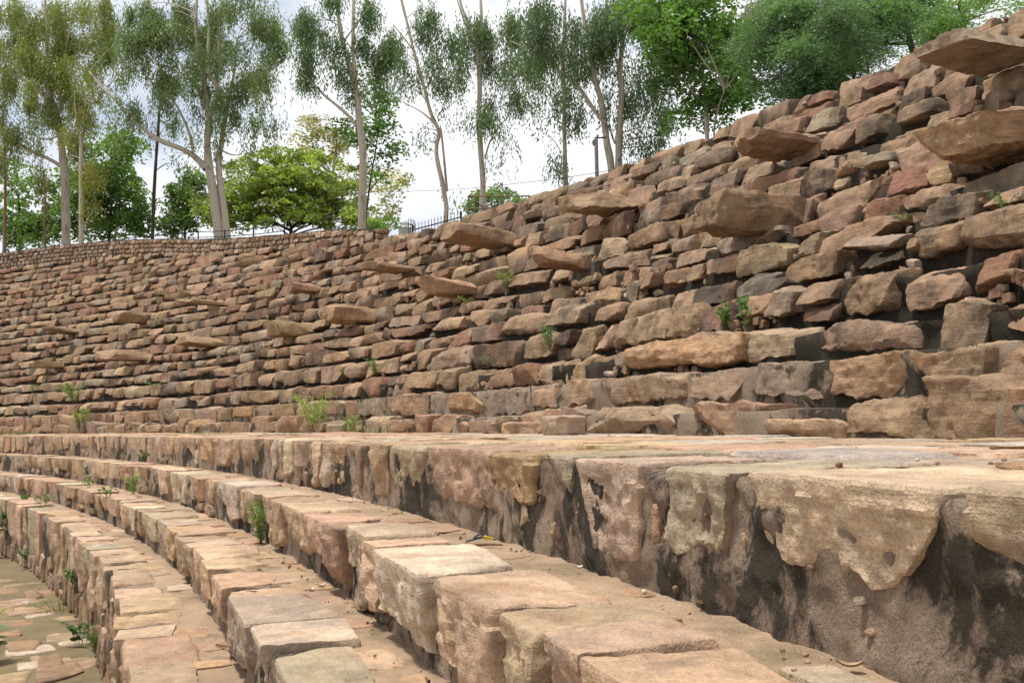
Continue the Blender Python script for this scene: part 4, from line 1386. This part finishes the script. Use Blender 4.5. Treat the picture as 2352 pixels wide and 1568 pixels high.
# ------------------------------------------------------------------ weeds, dry leaves, twigs
def weed(px, py, hpx, wpx, kind, col, label, group="weeds growing between the stones", flowers=False, seed=0, name='weed'):
    P, s, o = hit(px, py)
    rng = np.random.default_rng(2000 + seed + int(px))
    m = P[1] / F
    H, Wd = hpx * m * 1.2, wpx * m * 1.25
    root = empty(name, P, label, 'weed' if name == 'weed' else 'plant', group)
    stems = Bag()
    C, Dr, K = [], [], []
    ns = {'fern': 7, 'feather': 14, 'leafy': 6, 'grass': 60, 'big': 7}[kind]
    n_in = np.array([-math.sin(TH0 + K0 * s), math.cos(TH0 + K0 * s), 0])     # away from the slope
    for i in range(ns):
        a = rng.uniform(0, 2 * math.pi)
        out = np.array([math.cos(a), math.sin(a), 0]) * Wd * .5 * rng.uniform(.2, 1) + n_in * Wd * .12
        hh = H * rng.uniform(.55, 1.0)
        p0 = P + np.array([math.cos(a), math.sin(a), 0]) * Wd * (.25 if kind == 'grass' else .06) * rng.uniform(0, 2) - [0, 0, .01]
        p2 = p0 + out + [0, 0, hh]
        p1 = (p0 + p2) / 2 + [0, 0, hh * .18]
        c = catmull([p0, p1, p2], 8)
        if kind == 'grass':
            C.append(c[1:]); Dr.append(np.diff(c, axis=0)); K.append(np.tile(np.array(col) * rng.uniform(.7, 1.3), (len(c) - 1, 1)))
            continue
        stems.add(*tube(c, .0016 + .004 * H, .0009, 4))
        if kind in ('fern', 'feather'):
            nl = 26 if kind == 'fern' else 34
            u = rng.uniform(.15, 1, nl)
            q = np.stack([np.interp(u, np.linspace(0, 1, len(c)), c[:, t]) for t in range(3)], 1)
            side = rng.normal(size=(nl, 3)) * [1, 1, .35]
            side /= np.linalg.norm(side, axis=1)[:, None]
            ll = H * (.10 if kind == 'fern' else .075)
            for t in range(3):
                C.append(q + side * ll * (t + .6) * .6 + rng.normal(0, ll * .15, (nl, 3))); Dr.append(side + rng.normal(0, .35, (nl, 3))); K.append(colour(col, nl, rng))
        else:
            nl = 7 if kind == 'leafy' else 6
            u = np.linspace(.3, 1, nl)
            q = np.stack([np.interp(u, np.linspace(0, 1, len(c)), c[:, t]) for t in range(3)], 1)
            side = rng.normal(size=(nl, 3)) * [1, 1, .4] + [0, 0, .2]
            side /= np.linalg.norm(side, axis=1)[:, None]
            ll = H * (.24 if kind == 'leafy' else .42)
            C.append(q + side * ll * .5); Dr.append(side); K.append(colour(col, nl, rng))
    C, Dr, K = np.concatenate(C), np.concatenate(Dr), np.concatenate(K)
    n = len(C)
    LW = {'fern': (.09, .030), 'feather': (.055, .022), 'leafy': (.25, .15), 'grass': (.17, .014), 'big': (.40, .26)}[kind]
    px1 = P[1] / 1024 * .9
    link('leaves', (round_leaves if kind in ('leafy', 'big') else leaves_mesh)('leaves', C, Dr, H * LW[0] * rng.uniform(.8, 1.2, n), max(H * LW[1], px1 * .8) * rng.uniform(.8, 1.2, n), K, rng), root)
    if stems.n: link('stem', stems.mesh('stem', M_TWIG if kind == 'feather' else M_STEM), root)
    if flowers:
        nf = 26
        fc = P + np.stack([rng.normal(0, Wd * .24, nf), rng.normal(0, Wd * .24, nf), H * rng.uniform(.35, 1.05, nf)], 1)
        for q in fc:
            link('flower', leaves_mesh('flower', np.repeat(q[None], 3, 0), rng.normal(size=(3, 3)), H * .035, H * .03, np.tile([.62, .42, .02], (3, 1)), rng), root)


M_STEM = plain_material("green_stem", (0.09, 0.12, 0.03), 0.7)
G1, G2, G3, G4 = (0.105, 0.155, 0.035), (0.065, 0.120, 0.028), (0.155, 0.18, 0.05), (0.038, 0.075, 0.022)


def build_weeds():
    L = [
        (725, 994, 84, 110, 'feather', (.17, .22, .055), "big feathery weed dotted with yellow flowers on the landing", True),
        (860, 996, 22, 90, 'grass', G1, "low strip of grass along the foot of the first course", False),
        (650, 1000, 8, 60, 'grass', G1, "sparse short grass left of the big feathery weed", False),
        (815, 994, 40, 40, 'feather', G3, "small feathery weed right of the big flowering one", False),
        (1665, 760, 52, 40, 'leafy', G2, "upright bright leafy plant in the gap left of the long tan block", False),
        (1712, 752, 58, 50, 'leafy', G2, "broader bright leafy plant beside the upright one", False),
        (1265, 805, 52, 50, 'fern', G2, "fresh green fern like weed above the pale orange slab's left end", False),
        (1130, 832, 16, 60, 'leafy', G2, "flat green weed creeping over a course below the centre", False),
        (1075, 708, 24, 50, 'leafy', G2, "small leafy plant under the orange brown wedge slab", False),
        (1166, 660, 34, 42, 'feather', G3, "fine yellowish weed under the reddish rounded slab", False),
        (600, 1245, 82, 52, 'fern', G1, "tall fern like weed standing against the second step's riser", False),
        (100, 1163, 26, 44, 'leafy', G2, "round leafy tuft on the lowest step at the left", False),
        (305, 1138, 40, 30, 'fern', G1, "green sprig against the riser below the landing, right one of two", False),
        (250, 1142, 26, 34, 'leafy', G2, "low green sprig just left of the taller riser sprig", False),
        (207, 1120, 24, 28, 'leafy', G1, "tiny weed at the foot of a riser near the left edge", False),
        (337, 1060, 24, 30, 'leafy', G4, "dark green weed under the landing's edge at the left", False),
        (170, 925, 44, 42, 'feather', G1, "hazy green weed in the second course at the left", False),
        (188, 990, 46, 34, 'feather', G3, "yellowish feathery weed on the landing at the left", False),
        (75, 902, 16, 22, 'leafy', G2, "tiny bright weed in a course near the left edge", False),
        (358, 893, 16, 44, 'leafy', G2, "bright green weed trailing over a course in the left half", False),
        (860, 858, 32, 28, 'fern', G2, "thin sprig in a joint right of the left half's centre", False),
        (790, 866, 18, 22, 'leafy', G2, "tiny sprig in a joint left of the thin sprig", False),
        (2300, 474, 36, 90, 'fern', G2, "flat green sprig growing from a dark gap at the right edge", False),
        (2080, 506, 16, 50, 'fern', G2, "small pale sprig lying on a block left of the right edge sprig", False),
        (175, 1352, 44, 42, 'leafy', G2, "leafy weed on the tall ragged riser, upper of three", False),
        (182, 1490, 56, 40, 'leafy', G4, "dark leafy weed at the foot of the tall ragged riser", False),
        (225, 1500, 60, 30, 'fern', G2, "ferny sprig at the foot of the riser, nearest the bottom edge", False),
        (62, 1290, 28, 26, 'leafy', G2, "small weed on the riser near the left edge", False),
        (12, 1262, 90, 70, 'leafy', G4, "bushy dark leafed plant hanging by the riser at the left edge", False),
        (2240, 800, 12, 30, 'leafy', G4, "mossy tuft in the joint under the tan block at the right", False),
        (28, 1000, 10, 70, 'grass', G1, "grass patch at the foot of the courses, left edge", False),
        (480, 1000, 9, 60, 'grass', G1, "grass patch on the landing in the left half", False),
        (135, 1410, 30, 60, 'grass', G3, "dry grassy tuft on the earthen floor beside the riser", False),
    ]
    for i, (px, py, h, w, kind, col, label, fl) in enumerate(L):
        weed(px, py, h, w, kind, col, label, "weeds growing between the stones", fl, i)
    # a fleshy big leaved plant whose edge shows at the lower left
    weed(-28, 1530, 95, 62, 'big', (0.10, 0.15, 0.065), "pale fleshy large leaved plant at the lower left corner", None, False, 90, 'milkweed_plant')


def lay(px, py):
    """like hit, but always on top of a tread"""
    P, s, o = hit(px, py)
    z = float(ground_z(np.array([o - .05]))[0])
    if abs(P[2] - z) > .012:
        o -= .05
        P = at(s, o, z)
    return P, s, o


def build_litter():
    rng = np.random.default_rng(5)
    def curled(px, py, L, W, mat, name, label, cat, curl=1.4, rz=0.0):
        P, s, o = lay(px, py)
        u = np.linspace(-.5, .5, 9); v = np.linspace(-.5, .5, 5)
        U, Vv = np.meshgrid(u, v, indexing='ij')
        wdt = np.sqrt(np.clip(1 - (2 * U) ** 2, 0.02, 1))
        x = U * L; y = Vv * W * wdt
        z = .25 * curl * L * (U * U) + .6 * W * (2 * Vv) ** 2 * .35 + .004
        c, s_ = math.cos(rz), math.sin(rz)
        A = np.stack([x * c - y * s_, x * s_ + y * c, z], -1) + P
        idx = np.arange(45).reshape(9, 5)
        Q = np.stack([idx[:-1, :-1], idx[1:, :-1], idx[1:, 1:], idx[:-1, 1:]], -1).reshape(-1, 4)
        n = 45
        V2 = np.concatenate([A.reshape(-1, 3), A.reshape(-1, 3) + [0, 0, .0016]])
        tag(link(name, mk_mesh(name, V2, np.concatenate([Q[:, ::-1], Q + n]), mat)), label, cat)
    curled(1612, 1390, .030, .022, M_DRY, 'dry_leaf', "curled tan dry leaf at the foot of the tall near riser", 'leaf', 5, .9)
    curled(2330 - 330, 1508, .055, .022, M_DRY, 'dry_leaf', "folded brown dry leaf on the near tread at the lower right", 'leaf', 3, -.4)
    curled(1360, 1292, .030, .026, M_SHELL, 'petal', "pale round petal on the near tread below the pointed stone", 'petal', 3, .2)
    curled(2320, 1035, .16, .05, M_DRY, 'dry_leaf', "reddish brown leaf lying on the landing at the right edge", 'leaf', .5, .1)
    curled(2060, 1000, .10, .03, M_DRY, 'dry_leaf', "thin dry leaf at the foot of the first course on the right", 'leaf', .6, .1)
    curled(760, 1290, .05, .025, M_SHELL, 'seed_pod', "pale curled seed pod on the second step's tread", 'seed pod', 3, .5)
    curled(715, 1357, .04, .022, M_SHELL, 'seed_pod', "white crescent of shell on the lower tread at the left", 'shell', 4, 1.3)
    def blob(px, py, d, mat, name, label, cat):
        P, s, o = lay(px, py)
        p, Q = stone(d, d * .9, d * .75, d / 5, int(px * 3), 7, .2, 7, .6, .9, (.08, .03))
        V = place(p, s, o, P[2] - d * .1)
        a = mk_mesh(name, V, Q[:, ::-1], mat)
        tag(link(name, a), label, cat)
    blob(1512, 1342, .010, M_SHELL, 'pebble', "round white pebble near the curled tan leaf", 'pebble')
    blob(1396, 1003, .022, M_TWIG, 'pebble', "dark red pebble on the far side of the landing", 'pebble')
    blob(1921, 1072, .012, M_TWIG, 'pebble', "small reddish lump on the landing above the big ragged stone", 'pebble')
    # grit: nobody could count it
    gb = Bag()
    for i in range(260):
        s = rng.uniform(-1.2, 6); j = rng.integers(0, 3)
        so, sz = STEPS[j]
        wd = 1.6 if j == 0 else .48
        o = so + rng.uniform(.06, wd)
        if j and rng.uniform() < .6: o = so + .50 - abs(rng.normal(0, .05))
        d = rng.uniform(.0018, .005)
        p, Q = stone(d * rng.uniform(1, 2.2), d, d * .45, d / 3, i, 12, .25, 5, .6, .9, (.08, .02))
        V = place(p, s, o, sz + .004)
        gb.add(V, Q[:, ::-1], tint([PALE, TAN, PINK, BUFF, (.6, .56, .5)], .05))
    tag(link('grit', gb.mesh('grit', M_STONE)), "fine grit and crumbs scattered over the near treads", 'grit', kind='stuff')
    def twig(pts, r, mat, name, label, cat):
        P = [lay(x, y)[0] + np.array([0, 0, .008]) for x, y in pts]
        zt = max(q[2] for q in P)
        b = Bag(); b.add(*tube(catmull(P, 10), r, r * .6, 6, .2))
        tag(link(name, b.mesh(name, mat)), label, cat)
    twig([(1066, 1254), (1095, 1255), (1125, 1254), (1154, 1255)], .006, M_TWIG, 'twig', "short brown twig lying beside a scrap of cable", 'twig')
    twig([(1082, 1296), (1140, 1291), (1210, 1283), (1232, 1270)], .0018, M_DRY, 'straw', "long thin straw crossing the dark joint on the first step", 'straw')
    twig([(650, 1295), (672, 1298), (690, 1296)], .003, M_TWIG, 'twig', "tiny dark twig on the second step's tread", 'twig')
    twig([(520, 1470), (526, 1490), (530, 1512)], .006, M_TWIG, 'twig', "brown stick at the foot of a riser near the bottom edge", 'twig')
    twig([(690, 1407), (700, 1420), (708, 1424)], .005, M_TWIG, 'twig', "crooked brown twig on the pale flagstone of the second step", 'twig')
    twig([(1740 - 720, 1548), (1012, 1540), (1018, 1528)], .005, M_TWIG, 'twig', "reddish stick standing in the sand near the bottom edge", 'twig')
    # scrap of grey cable with a yellow end
    P0 = lay(1070, 1252)[0] + np.array([0, 0, .016]); P1 = lay(1112, 1250)[0] + np.array([0, 0, .02])
    d = (P1 - P0)
    root = empty('cable_scrap', P0, "bent scrap of dark grey cable with a yellow end on the first step", 'cable')
    loop = [P0, P0 + d * .45 + [0, 0, .006], P0 + d * .95 + [0, 0, .014], P0 + d * .78 + [0, 0, .026], P0 + d * .42 + [0, 0, .012]]
    b = Bag(); b.add(*tube(catmull(loop, 24), .005, .005, 7)); link('cable', b.mesh('cable', M_BLUE), root)
    b = Bag(); b.add(*tube(catmull([P0 + d * .9 + [0, 0, .012], P0 + d * 1.25 + [0, 0, .006], P0 + d * 1.5], 8), .006, .004, 7, .3)); link('yellow_end', b.mesh('yellow_end', M_YELL), root)
    # two loose blocks lying on the landing in front of the first course
    for px, py, w, h, lab, tt in ((1262, 1003, .42, .18, "loose pale topped block standing forward on the landing, centre right", [.47, .38, .30, .05]),
                                  (1172, 1001, .30, .13, "low rounded tan boulder on the landing left of the pale topped block", [.40, .29, .20, .12])):
        P, s, o = lay(px, py)
        p, Q = stone(w, .30, h, .016, int(px), 9, .12, 6, .66, .95, (.1, .04), None, True)
        V = place(p, s, o - .02, 0.0)
        tag(link('loose_block', mk_mesh('loose_block', V, Q[:, ::-1], M_STONE, np.array(tt))), lab, 'stone block')


build_ground()
build_steps()
for k in ROWS: build_row(k)
build_slabs()
build_wall()
build_small_structures()
build_trees()
build_weeds()
build_litter()
